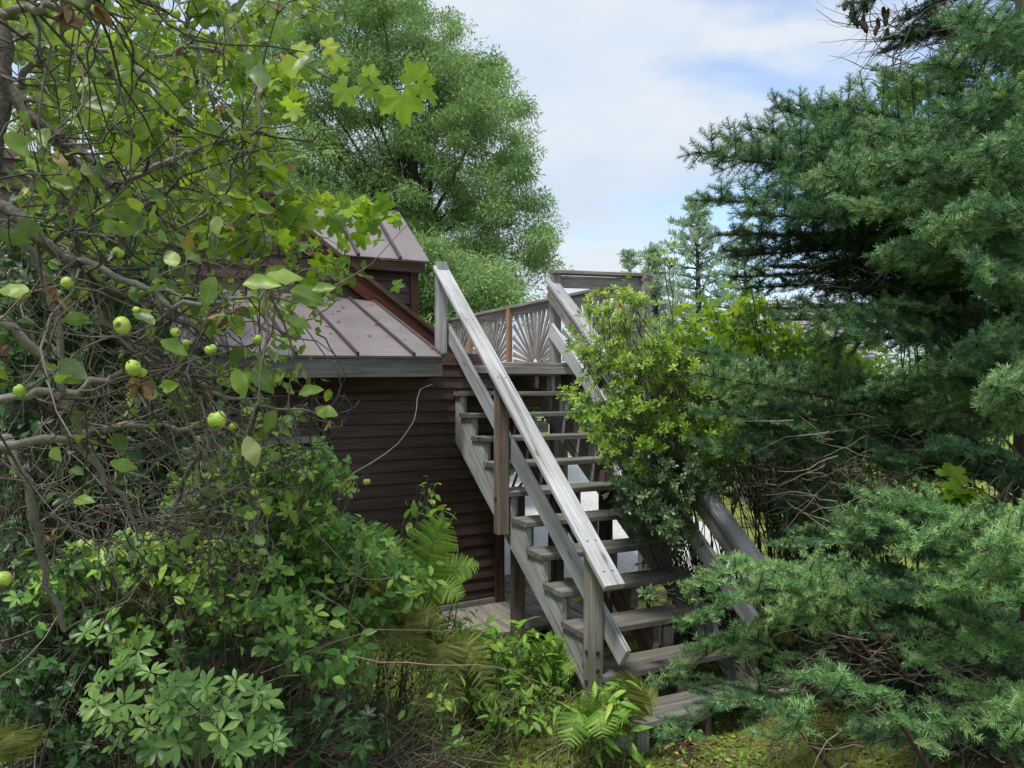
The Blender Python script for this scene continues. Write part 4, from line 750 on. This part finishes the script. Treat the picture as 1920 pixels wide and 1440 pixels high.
BIG = [(405, 520, 1.45, .085, (-.5, 0, -.9), .55), (455, 535, 1.4, .09, (.8, 0, -.1), .9), (500, 515, 1.45, .085, (.9, 0, .35), .93), (545, 545, 1.5, .09, (.9, 0, -.3), .6), (585, 545, 1.5, .06, (1, 0, .1), .8), (55, 545, 1.35, .07, (-1, 0, .05), .97), (440, 690, 1.5, .075, (.4, 0, -.9), .95), (475, 690, 1.55, .08, (.7, 0, -.7), .4), (290, 610, 1.5, .07, (-.8, 0, .4), .5), 
       (560, 740, 1.8, .08, (1, 0, .2), .7), (520, 770, 1.8, .08, (-.6, 0, -.5), .5), (590, 765, 1.8, .075, (.9, 0, -.2), .9), (160, 200, 1.6, .09, (.9, 0, -.2), .5), (10, 250, 1.5, .08, (.5, 0, -.9), .8), (215, 380, 1.5, .08, (.8, 0, -.5), .5), (330, 500, 1.5, .06, (-.6, 0, .6), .93), (385, 590, 1.6, .07, (.2, 0, -1), .3), (140, 560, 1.6, .05, (.4, 0, .8), .4), (300, 640, 1.6, .08, (.9, 0, -.5), .7), (30, 0, 1.5, .08, (.9, 0, -.5), .5), (540, 600, 1.7, .07, (.9, 0, -.4), .6)]
leaves(lf, sample_clumps([(420, 540), (590, 560), (610, 640), (560, 730), (620, 800), (560, 850), (440, 800), (430, 700)], 330, 2.2, 3.2, 6, .06), L_APPLE, .028, .05, lo=.1)
leaves(lf, sample_clumps([(300, 480), (420, 540), (440, 800), (300, 760), (200, 600)], 170, 2.0, 3.2, 6, .06), L_APPLE, .03, .055, lo=.1)
for (x, y, Y, s, d, v) in BIG: lf.inst(L_APPLE[random.randrange(4)], [at(x, y, Y)], [np.array(d) + RNG.normal(size=3) * .15], [np.array([RNG.normal() * .4, -.75, .55])], [s * .8], np.array([v * .9]))
lf.build('leaves', G['apple'], at_)
# curled dead leaves
df = FB(True); DP = [(128, 15, 1.3), (180, 10, 1.25), (100, 545, 1.5), (255, 715, 1.6), (265, 725, 1.6), (340, 100, 2.6), (345, 130, 2.6), (410, 200, 2.4), (130, 130, 2.5), (110, 85, 2.5), (400, 440, 2.4), (415, 425, 2.4), (125, 385, 2.3), (225, 430, 2.2), (420, 585, 1.6), (380, 720, 1.8), (5, 665, 2), (495, 165, 2.6), (520, 105, 2.6), (90, 1000, 2.8), (630, 520, 3.4)]
for (x, y, Y) in DP:
    for j in range(4): df.inst(L_APPLE[1], [at(x + random.uniform(-8, 8), y + random.uniform(-8, 8), Y)], [rvec(1)[0] + np.array([0, 0, -.8])], [rvec(1)[0]], [random.uniform(.025, .045)], np.array([random.uniform(.3, .9)]))
df.build('withered_leaves', G['litter'], at_)

# apples
ap_m, t, o = newmat('green_apple'); tcn = t.nodes.new('ShaderNodeTexCoord'); c = ramp(t, noise(t, tcn.outputs['Object'], 22, 4), [(.3, (.22, .34, .04)), (.55, (.36, .48, .07)), (.72, (.52, .56, .13)), (.85, (.5, .3, .1))])
c = mixc(t, ramp(t, noise(t, tcn.outputs['Object'], 60, 5), [(.60, (0, 0, 0)), (.66, (.8, .8, .8))]), c, (.12, .085, .04))
p = t.nodes.new('ShaderNodeBsdfPrincipled'); t.links.new(c, p.inputs['Base Color']); p.inputs['Roughness'].default_value = .5; p.inputs['Subsurface Weight'].default_value = .0; t.links.new(p.outputs[0], o.inputs[0])
def apple(x, y, Y, r, label, tilt=(.3, .2)):
    tp = thing('apple', label, 'apple', 'green apples hanging on the apple tree', at(x, y, Y)); v = []; f = []; n, m = 14, 20; rr = random.Random(int(x)); lp = [rr.uniform(-.13, .13) for _ in range(3)]
    for i in range(n + 1):
        ph = math.pi * i / n
        for j in range(m):
            a = 2 * math.pi * j / m; R = r * (1 - .30 * math.exp(-(ph / .38) ** 2) - .20 * math.exp(-((math.pi - ph) / .33) ** 2)) * (1 + lp[0] * math.cos(a) + lp[1] * math.sin(2 * a + 1) + lp[2] * math.cos(ph * 2))
            v.append((R * math.sin(ph) * math.cos(a) * 1.04, R * math.sin(ph) * math.sin(a) * 1.04, R * math.cos(ph)))
    for i in range(n):
        for j in range(m): f.append((i * m + j, (i + 1) * m + j, (i + 1) * m + (j + 1) % m, i * m + (j + 1) % m))
    me = bpy.data.meshes.new('fruit'); me.from_pydata(v, [], f); me.polygons.foreach_set('use_smooth', np.ones(len(f), bool)); me.materials.append(ap_m); ob = bpy.data.objects.new('fruit', me); COL.objects.link(ob); ob.parent = tp; ob.rotation_euler = (tilt[0], tilt[1], x)
    sb = FB(); P3 = np.array([(0, 0, r * .65), (.002, 0, r * 1.1), (.006, .001, r * 1.7)]); sb.tubes([P3], [np.array([.0015, .0012, .0016])], 5); s_ = sb.build('stem', B['twig'], None); s_.parent = tp; s_.rotation_euler = (tilt[0], tilt[1], x)
    cb = FB(True); cb.inst(L_TINY, np.zeros((5, 3)) + [0, 0, -r * .78], [[math.cos(a), math.sin(a), -.6] for a in np.arange(5) * 1.257], [[0, 0, 1]] * 5, [.007] * 5); c_ = cb.build('calyx', G['litter'], None); c_.parent = tp; c_.rotation_euler = (tilt[0], tilt[1], x)
AP = [(405, 787, 1.75, .0225, 'roundest green apple hanging alone low in the middle of the twigs', (.1, .1)), (229, 610, 1.75, .0225, 'lopsided green apple with a dent under the large leaves', (1.2, .4)), (250, 690, 1.75, .022, 'green apple at a branch tip above withered brown leaves', (.4, .5)), (266, 698, 1.8, .014, 'small green apple tucked behind the one with brown leaves below', (.4, .2)), (36, 733, 1.8, .017, 'small green apple on the pale branch at far left', (.2, .3)), (127, 530, 1.7, .015, 'small green apple beside the round pale leaf', (1, .2)), (330, 622, 1.9, .015, 'little apple between broad leaves right of the dented one', (.6, 1)), (255, 582, 1.8, .010, 'tiny apple just above the dented apple', (.6, 1)),
      (350, 643, 2, .012, 'tiny apple beside a pale hanging leaf', (.2, .2)), (395, 655, 1.9, .015, 'small apple left of the large drooping pale leaf', (.3, .2)), (482, 636, 2, .014, 'small apple in front of the lower metal roof', (.3, .8)), (3, 1086, 1.7, .022, 'yellow green apple cut by the left picture edge', (.3, .2)), (478, 893, 3.1, .019, 'apple resting among the bright undergrowth leaves', (.3, .2)), (477, 924, 3.1, .017, 'apple just below another in the bright undergrowth', (.8, .2)), (688, 903, 3.4, .0165, 'apple at the end of a thin twig before the brown wall', (.3, .2)), (327, 25, 2.6, .020, 'apple high up near the top edge of the picture', (.5, .2)), (222, 473, 2.0, .016, 'apple hidden in twigs above the long grey branch', (.5, .2)), (437, 800, 2.0, .012, 'small apple right of the roundest one', (.5, .2)), (482, 857, 3.0, .010, 'tiny apple by the window top', (.5, .2))]
for a in AP:
    a = list(a); k_ = (.82 if a[2] < 2.05 else 1.0); a[2] *= k_; a[3] *= k_ * .86; apple(*a)

# ------------------------------------------------------------------ grape vine over the apple tree
gv = thing('grape_vine', 'yellow green lobed grape vine climbing through the apple tree', 'vine', None, (-1.2, 3.0, 0)); gb = FB(True); gw = FB()
arc = smooth_line([at(*a) for a in ((395, -60, 2.2), (425, 0, 2.2), (470, 130, 2.2), (487, 245, 2.2), (440, 335, 2.25), (390, 400, 2.3), (290, 440, 2.4), (180, 440, 2.4), (60, 420, 2.4))], 34); gw.tubes([arc], [np.linspace(.005, .004, 34)], 5)
for pts in (((487, 245, 2.2), (430, 262, 2.2), (340, 290, 2.3), (240, 240, 2.4)), ((500, 60, 2.6), (560, 110, 2.4), (620, 148, 2.3), (690, 168, 2.25), (770, 165, 2.25), (800, 150, 2.2)), ((360, 100, 3), (370, 220, 3), (385, 350, 3)), ((340, 220, 3.2), (372, 330, 3.2), (392, 345, 3.2)), ((490, 540, 3.2), (560, 600, 3.3), (620, 680, 3.4), (650, 700, 3.4)), ((540, 490, 3.8), (600, 480, 3.8), (680, 510, 3.8), (715, 545, 3.8))):
    gw.tubes([smooth_line([at(*a) for a in pts], 18)], [np.linspace(.0045, .0018, 18)], 5)
gw.tubes([smooth_line([(-1.2, 3.0, 0), at(330, 1000, 3.1), at(395, 780, 3.0), at(385, 350, 3.0)], 24)], [np.linspace(.014, .006, 24)], 6)
gw.build('stem', B['twig'], gv)
for poly_, n_, Y0, Y1 in (([(200, 240), (480, 230), (560, 400), (480, 480), (240, 430)], 190, 2.8, 3.6), ([(0, 0), (330, 0), (420, 120), (300, 260), (0, 240)], 150, 3.2, 4.2), ([(360, 0), (520, 60), (600, 130), (560, 250), (430, 250), (340, 100)], 60, 2.8, 3.6), ([(480, 370), (720, 370), (730, 500), (700, 560), (600, 560), (470, 430)], 95, 3.5, 4.2), ([(640, 470), (720, 480), (735, 560), (700, 570)], 16, 3.6, 4.0), ([(330, 280), (420, 260), (450, 440), (330, 430)], 40, 2.6, 3.0)):
    leaves(gb, sample_clumps(poly_, int(n_ * 1.3), Y0, Y1, 6, .12), L_GRAPE, .055, .10, .25, .6)
for (x, y, Y, s, d, v, z) in ((650, 165, 2.25, .10, (-.5, 0, -.6), .6, (0, -1, .3)), (700, 160, 2.25, .12, (.1, 0, -.2), .4, (0, -.3, 1)), (752, 180, 2.2, .13, (.15, 0, -1), .8, (.2, -1, .2)), (782, 150, 2.2, .10, (.4, 0, .9), .8, (.5, -.8, .2)), (800, 168, 2.2, .08, (.5, 0, -.8), .5, (.7, -.6, .3)), (692, 140, 2.3, .06, (.3, 0, .9), .8, (0, -1, .3)), (635, 125, 2.4, .07, (-.2, 0, .9), .8, (0, -1, .2)), (560, 95, 2.5, .08, (.5, 0, .2), .9, (0, -1, .4)), (612, 88, 2.5, .07, (.8, 0, .2), .95, (0, -1, .2)), (530, 65, 2.4, .09, (-.2, 0, .5), .3, (0, -.8, .6)), (565, 120, 2.6, .09, (.2, 0, -.5), .3, (.2, -.8, .5)), (545, 210, 2.6, .08, (1, 0, -.1), .7, (0, -.8, .6)), (400, 285, 2.9, .11, (.8, 0, -.3), .9, (0, -1, .2)), (320, 355, 2.9, .12, (.3, 0, -.8), .9, (0, -1, .2)), (350, 370, 2.9, .12, (.7, 0, .2), .9, (0, -1, .2))):
    gb.inst(L_GRAPE[random.randrange(3)], [at(x, y, Y)], [d], [z], [s * .85], np.array([v]))
gb.build('leaves', G['grape'], gv)

# ------------------------------------------------------------------ understory left
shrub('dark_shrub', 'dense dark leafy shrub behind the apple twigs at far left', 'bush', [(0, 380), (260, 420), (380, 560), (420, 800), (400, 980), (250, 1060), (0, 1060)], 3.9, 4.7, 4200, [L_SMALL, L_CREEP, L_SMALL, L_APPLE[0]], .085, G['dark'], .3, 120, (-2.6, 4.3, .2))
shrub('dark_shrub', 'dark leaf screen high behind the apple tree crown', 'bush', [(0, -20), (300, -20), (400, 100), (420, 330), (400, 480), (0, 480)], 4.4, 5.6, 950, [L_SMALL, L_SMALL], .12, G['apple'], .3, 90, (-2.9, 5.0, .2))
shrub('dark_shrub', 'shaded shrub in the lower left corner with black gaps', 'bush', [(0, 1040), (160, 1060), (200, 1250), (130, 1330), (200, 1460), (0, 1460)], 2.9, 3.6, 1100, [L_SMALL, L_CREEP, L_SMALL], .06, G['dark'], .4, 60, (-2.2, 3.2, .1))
shrub('bramble_thicket', 'sunlit thicket of creeper and bramble leaves before the window', 'bush', [(330, 900), (420, 870), (500, 850), (560, 880), (600, 840), (625, 900), (610, 960), (700, 1010), (760, 1060), (790, 1090), (760, 1160), (640, 1190), (480, 1120), (360, 1000)], 3.5, 4.3, 4200, [L_SMALL, L_SMALL, L_SMALL, L_CREEP], .062, G['creep'], .6, 120, (-1.3, 4.0, .1), sr=.004, stemmat=B['dead'])
shrub('virginia_creeper', 'five fingered creeper leaves spreading over the lower thicket', 'vine', [(60, 1060), (300, 1010), (470, 1040), (640, 1180), (680, 1260), (560, 1290), (500, 1200), (200, 1220), (60, 1200)], 3.0, 3.6, 1700, [L_CREEP, L_SMALL, L_SMALL, L_APPLE[0]], .062, G['creep'], .7, 70, (-1.6, 3.4, .1), sr=.004, stemmat=B['dead'])
shrub('virginia_creeper', 'dark low creeper carpet left of the brown litter', 'vine', [(120, 1200), (620, 1230), (680, 1300), (700, 1460), (60, 1460)], 2.9, 3.4, 900, [L_CREEP, L_SMALL, L_SMALL], .055, G['dark'], .8, 60, (-1.3, 3.2, .1), stemmat=B['dead'])
shrub('rhododendron', 'low rhododendron with whorls of oval leaves in the foreground', 'bush', [(140, 1290), (200, 1235), (270, 1250), (330, 1270), (460, 1270), (520, 1330), (530, 1400), (440, 1420), (330, 1420), (230, 1400), (165, 1400)], 2.5, 3.0, 100, L_ROSE, .066, G['rhodo'], .7, 30, (-1.0, 2.8, .1), outdir=(0, -.9, 0), per=1)
shrub('rhododendron', 'smaller rhododendron sprigs above the low whorled bush', 'bush', [(120, 1200), (240, 1150), (260, 1220), (180, 1240)], 2.8, 3.0, 6, L_ROSE, .07, G['rhodo'], .7, 6, (-1.5, 2.9, .1), outdir=(0, -.9, 0))
shrub('jewelweed', 'light green broad leaves standing before the brown wall', 'plant', [(740, 960), (800, 950), (850, 990), (870, 1010), (800, 1040), (730, 1020), (700, 1000)], 4.3, 4.6, 40, [leaf(.42, .12, .3, .4, 5)], .10, G['weed'], .7, 20, (-.75, 4.5, 0), stemmat=B['stem'])
shrub('seedling', 'thin seedling with pale leaves against the brown wall', 'plant', [(750, 890), (800, 895), (820, 910), (770, 930), (755, 920)], 4.5, 4.6, 16, [L_SMALL], .05, G['weed'], .5, 5, (-.9, 4.5, 0))
shrub('yellow_shrub', 'patch of yellow leaves in the thicket beside the fern', 'bush', [(640, 1050), (700, 1030), (740, 1080), (690, 1110), (640, 1090)], 3.7, 3.9, 50, [L_SMALL, L_CREEP], .055, leafmat('yellow_leaf', [(0, (.3, .33, .04)), (1, (.5, .45, .06))], .4, (.5, .5, .05)), .6, 10, (-.8, 3.9, 0))
shrub('weed_patch', 'leafy green weeds growing at the foot of the stair post', 'plant', [(850, 1180), (930, 1175), (1010, 1180), (1060, 1230), (1090, 1300), (1060, 1330), (960, 1330), (880, 1300), (840, 1240)], 4.6, 5.3, 420, [L_LANCE, L_LANCE, L_SMALL], .11, G['weed'], .9, 60, (.0, 5.0, 0), stemmat=B['stem'])
shrub('weed_patch', 'darker weeds between the rock and the wooden post', 'plant', [(840, 1200), (960, 1190), (960, 1260), (850, 1290)], 5.2, 5.9, 260, [L_LANCE, L_SMALL], .09, G['creep'], .9, 40, (-.3, 5.6, 0), stemmat=B['stem'])
shrub('weed_patch', 'bright spiky weeds in front of the lowest tread', 'plant', [(1085, 1330), (1170, 1290), (1180, 1350), (1160, 1400), (1090, 1410), (1070, 1370)], 3.95, 4.3, 150, [L_LANCE], .10, G['weed'], .9, 30, (.4, 4.15, 0), stemmat=B['stem'])
shrub('weed_patch', 'small yellow herbs beside the bottom stair post', 'plant', [(1040, 1310), (1090, 1310), (1080, 1350), (1045, 1350)], 4.3, 4.45, 60, [L_SMALL], .035, leafmat('yellow_herb', [(0, (.25, .3, .04)), (1, (.45, .42, .06))], .4, (.5, .5, .05)), .6, 10, (.35, 4.4, 0), stemmat=B['stem'])
shrub('weed_patch', 'scattered low weeds over the brown litter at bottom centre', 'plant', [(560, 1290), (760, 1230), (860, 1300), (880, 1390), (780, 1430), (600, 1430)], 3.5, 3.9, 160, [L_SMALL, L_LANCE], .06, G['creep'], .9, 30, (-.8, 3.7, .05), stemmat=B['stem'])

# ferns
def pinna():
    V = []; T = []; n = 11
    for i in range(n):
        x0, x1 = i / n, (i + 1) / n; h = .13 * (1 - x0) ** .55 + .008
        for sg in (-1, 1):
            b = len(V); V += [(x0, 0, 0), (x1 * .98, 0, 0), (x0 + .085, sg * h, -.02), (x0 + .02, sg * h * .85, -.02)]; T.append((b, b + 1, b + 2, b + 3) if sg > 0 else (b, b + 3, b + 2, b + 1))
    return np.array(V), np.array(T)
L_PIN = pinna()
def fern(base, fronds, mat, label, n=26, wd=.17):
    root = thing('fern', label, 'fern', 'ferns in the undergrowth', base)
    for (tip, arch, roll) in fronds:
        b = np.asarray(base, float); tip = np.asarray(tip, float); ln = np.linalg.norm(tip - b); mid = (b + tip) / 2 + np.array([0, 0, arch * ln]); c = smooth_line([b, mid, tip], n + 1); tg_ = unit(np.gradient(c, axis=0)); nr = unit(np.cross(tg_, np.cross(UP * 1.0 + np.array([0, -.001, 0]), tg_))); sd = unit(np.cross(tg_, nr))
        view = unit(np.array([0, 0, CAMZ]) - b); sd2 = unit(np.cross(tg_, view)); sd = unit(sd * (1 - roll) + sd2 * roll); nr = np.cross(sd, tg_)
        fb = FB(); t = np.linspace(0, 1, n + 1); prof = np.clip(np.sin(np.pi * np.clip(t * .88 + .12, 0, 1)) ** .7, .03, 1) * wd * ln / .7; k = t > .14
        for sg in (-1, 1):
            X = unit(sd * sg * .93 + tg_ * .36 - np.abs(nr) * 0 + UP * -.12 + RNG.normal(size=sd.shape) * .05); fb.inst(L_PIN, c[k], X[k], nr[k] * (1 if sg > 0 else 1) + RNG.normal(size=(k.sum(), 3)) * .1, prof[k])
        fr_ = fb.build('frond', mat, root); s2 = FB(); s2.tubes([c], [np.linspace(.0035, .001, n + 1)], 4); s2.build('stalk', B['stem'], fr_)
fern(at(770, 1180, 4.4), [(at(835, 965, 4.3), .10, .85), (at(690, 975, 4.5), .1, .6), (at(870, 1120, 4.2), .3, .6), (at(900, 1060, 4.4), .25, .5), (at(640, 1090, 4.2), .3, .5)], G['fern'], 'tall bright fern fanning upward before the brown siding')
fern(at(660, 1180, 4.1), [(at(610, 960, 4.1), .1, .8), (at(700, 1000, 4.1), .1, .7), (at(560, 1060, 4.0), .25, .6), (at(720, 1090, 3.9), .3, .6)], G['fern'], 'bright fern beside the window behind the thicket')
fern(at(740, 1180, 3.9), [(at(660, 1300, 3.6), .5, .9), (at(790, 1320, 3.7), .5, .9), (at(850, 1200, 3.9), .35, .8), (at(610, 1220, 3.7), .4, .8), (at(720, 1330, 3.6), .5, .9)], G['fernold'], 'olive fern with arching fronds drooping over the litter')
fern(at(830, 1230, 4.0), [(at(860, 1360, 3.8), .6, .95), (at(790, 1380, 3.7), .6, .95), (at(930, 1340, 3.9), .5, .9), (at(900, 1250, 4.1), .3, .8), (at(840, 1390, 3.7), .6, .95)], G['fernold'], 'olive fern hanging at the edge of the mossy ground')
fern(at(1150, 1400, 4.2), [(at(1195, 1262, 4.1), .12, .95), (at(1150, 1300, 4.15), .2, .9), (at(1235, 1310, 4.1), .3, .9), (at(1085, 1330, 4.15), .3, .9)], G['fernold'], 'yellowish fern at the bottom of the stairs by the post', wd=.2)
fern(at(1110, 1400, 4.1), [(at(1090, 1340, 3.95), .3, .9), (at(1175, 1350, 3.9), .3, .9), (at(1130, 1385, 3.8), .5, .9), (at(1065, 1400, 3.8), .5, .9)], G['fern'], 'small green fern on the moss before the lowest tread', 20, .25)
fern(at(900, 1260, 5.5), [(at(870, 1190, 5.5), .2, .8), (at(930, 1195, 5.5), .2, .8), (at(890, 1180, 5.4), .1, .8), (at(950, 1220, 5.3), .3, .8)], G['fern'], 'green fern near the rock at the wall corner', 18, .25)
fern(at(1010, 1300, 4.9), [(at(1060, 1200, 4.8), .2, .8), (at(1080, 1260, 4.7), .3, .9), (at(980, 1210, 4.9), .1, .8)], G['fern'], 'green fern against the lower stringer', 18, .2)
fern(at(250, 1200, 3.3), [(at(235, 1100, 3.2), .2, .9), (at(290, 1140, 3.2), .3, .9), (at(200, 1150, 3.2), .3, .9)], G['fernold'], 'small fern half hidden in the left undergrowth', 18, .22)
fern(at(20, 1450, 2.6), [(at(50, 1370, 2.5), .2, .9), (at(-10, 1380, 2.5), .3, .9), (at(30, 1400, 2.4), .3, .9)], G['fernold'], 'small fern in the bottom left corner', 18, .22)

# brush pile, litter, moss and long bare runners
def stuff(o, label): return tag(o, label, None, None, 'stuff')
fb = FB(); n_ = 1500; P0 = sample_poly([(560, 1200), (760, 1190), (830, 1290), (860, 1400), (820, 1450), (560, 1450), (520, 1330)], n_, 3.2, 4.0); P0[:, 2] = hz(P0[:, 0], P0[:, 1]) + RNG.uniform(0, .38, n_)
Pw, _ = walk(P0, RNG.normal(size=(n_, 3)) * np.array([1, 1, .25]), RNG.uniform(.12, .5, n_), 6, .2); fb.tubes(Pw, np.linspace(.0035, .001, 6)[None] * RNG.uniform(.4, 1.3, (n_, 1)), 3); stuff(fb.build('brush_pile', B['dead'], None), 'tangle of dry brown twigs on the ground')
fb = FB(); n_ = 46; P0 = sample_poly([(60, 950), (640, 900), (780, 1150), (700, 1300), (100, 1200)], n_, 2.9, 3.8); Pw, _ = walk(P0, RNG.normal(size=(n_, 3)) * np.array([1, .3, .8]), RNG.uniform(.4, 1.2, n_), 12, .16, .03); fb.tubes(Pw, np.linspace(.003, .0015, 12)[None] * np.ones((n_, 1)), 4); stuff(fb.build('bare_runners', B['dead'], None), 'long bare runners looping over the undergrowth')
n_ = 16000; X0 = RNG.uniform(-2.2, 3.2, n_); Y0 = RNG.uniform(2.6, 6.6, n_); P0 = np.stack([X0, Y0, hz(X0, Y0) + RNG.uniform(0, .012, n_)], 1)
fb = FB(); fb.inst(L_SMALL, P0, RNG.normal(size=(n_, 3)) * [1, 1, .25], np.array([0, 0, 1]) + RNG.normal(size=(n_, 3)) * .4, RNG.uniform(.01, .045, n_)); stuff(fb.build('leaf_litter', G['litter'], None), 'brown fallen leaves and needles on the ground')
n_ = 110000; X0 = RNG.uniform(-1.4, 2.6, n_); Y0 = RNG.uniform(3.0, 6.4, n_); k = (np.sin(3.1 * X0 + 1.3) * np.cos(2.7 * Y0) + .5 * np.sin(7 * X0 + 5 * Y0)) > -.35; X0, Y0 = X0[k], Y0[k]; n_ = len(X0); P0 = np.stack([X0, Y0, hz(X0, Y0)], 1)
fb = FB(); fb.inst(L_TINY, P0, RNG.normal(size=(n_, 3)) * .6 + UP, RNG.normal(size=(n_, 3)), RNG.uniform(.008, .024, n_)); stuff(fb.build('moss_cover', G['mossy'], None), 'short yellow green moss and grass on the ground')

n_ = 5200; X0 = RNG.uniform(-1.0, 2.6, n_); Y0 = RNG.uniform(3.3, 5.6, n_); k = (np.sin(4.1 * X0 + .3) * np.cos(3.7 * Y0) + .6 * np.sin(9 * X0 + 5 * Y0)) > -.1; X0, Y0 = X0[k], Y0[k]; n_ = len(X0); P0 = np.stack([X0, Y0, hz(X0, Y0) + RNG.uniform(.005, .06, n_)], 1)
fb = FB(True); fb.inst(L_SMALL, P0, RNG.normal(size=(n_, 3)) * [1, 1, .4] + [0, 0, .2], np.array([0, -.2, 1]) + RNG.normal(size=(n_, 3)) * .5, RNG.uniform(.015, .045, n_)); stuff(fb.build('ground_cover', G['weed'], None), 'tiny green seedlings scattered over the moss')
shrub('weed_patch', 'pale green weeds spreading over the moss before the stair post', 'plant', [(900, 1290), (1040, 1280), (1050, 1340), (980, 1370), (880, 1350)], 4.15, 4.6, 170, [L_LANCE, L_SMALL], .07, G['weed'], 1.0, 40, (.0, 4.45, 0), stemmat=B['stem'])

n_ = 34; a_ = RNG.random(n_) ** 1.3 * .8; b_ = RNG.random(n_); P0 = ER + (EL - ER) * a_[:, None] * .55 + (DR * mR)[None] * b_[:, None] + en * .004
fb = FB(True); fb.inst(L_APPLE[0], P0, RNG.normal(size=(n_, 3)) * .5 + ew, en[None] + RNG.normal(size=(n_, 3)) * .25, RNG.uniform(.02, .05, n_)); stuff(fb.build('fallen_leaves', G['litter'], None), 'a few dry leaves lying on the lower metal roof')

shrub('grape_vine', 'bright vine leaves growing up in front of the grey shingled roof', 'vine', [(1420, 580), (1480, 600), (1640, 660), (1640, 700), (1440, 700)], 5.8, 6.6, 260, L_GRAPE, .075, G['grape'], .4, 20, (3.1, 6.6, 0), per=6, cr=.14)
shrub('fern_bank', 'fresh green leafy plants between the olive ferns and the post', 'plant', [(700, 1100), (800, 1090), (860, 1160), (860, 1220), (760, 1230), (690, 1180)], 4.3, 4.8, 420, [L_SMALL, L_LANCE], .06, G['creep'], .8, 25, (-.75, 4.6, 0), stemmat=B['stem'])
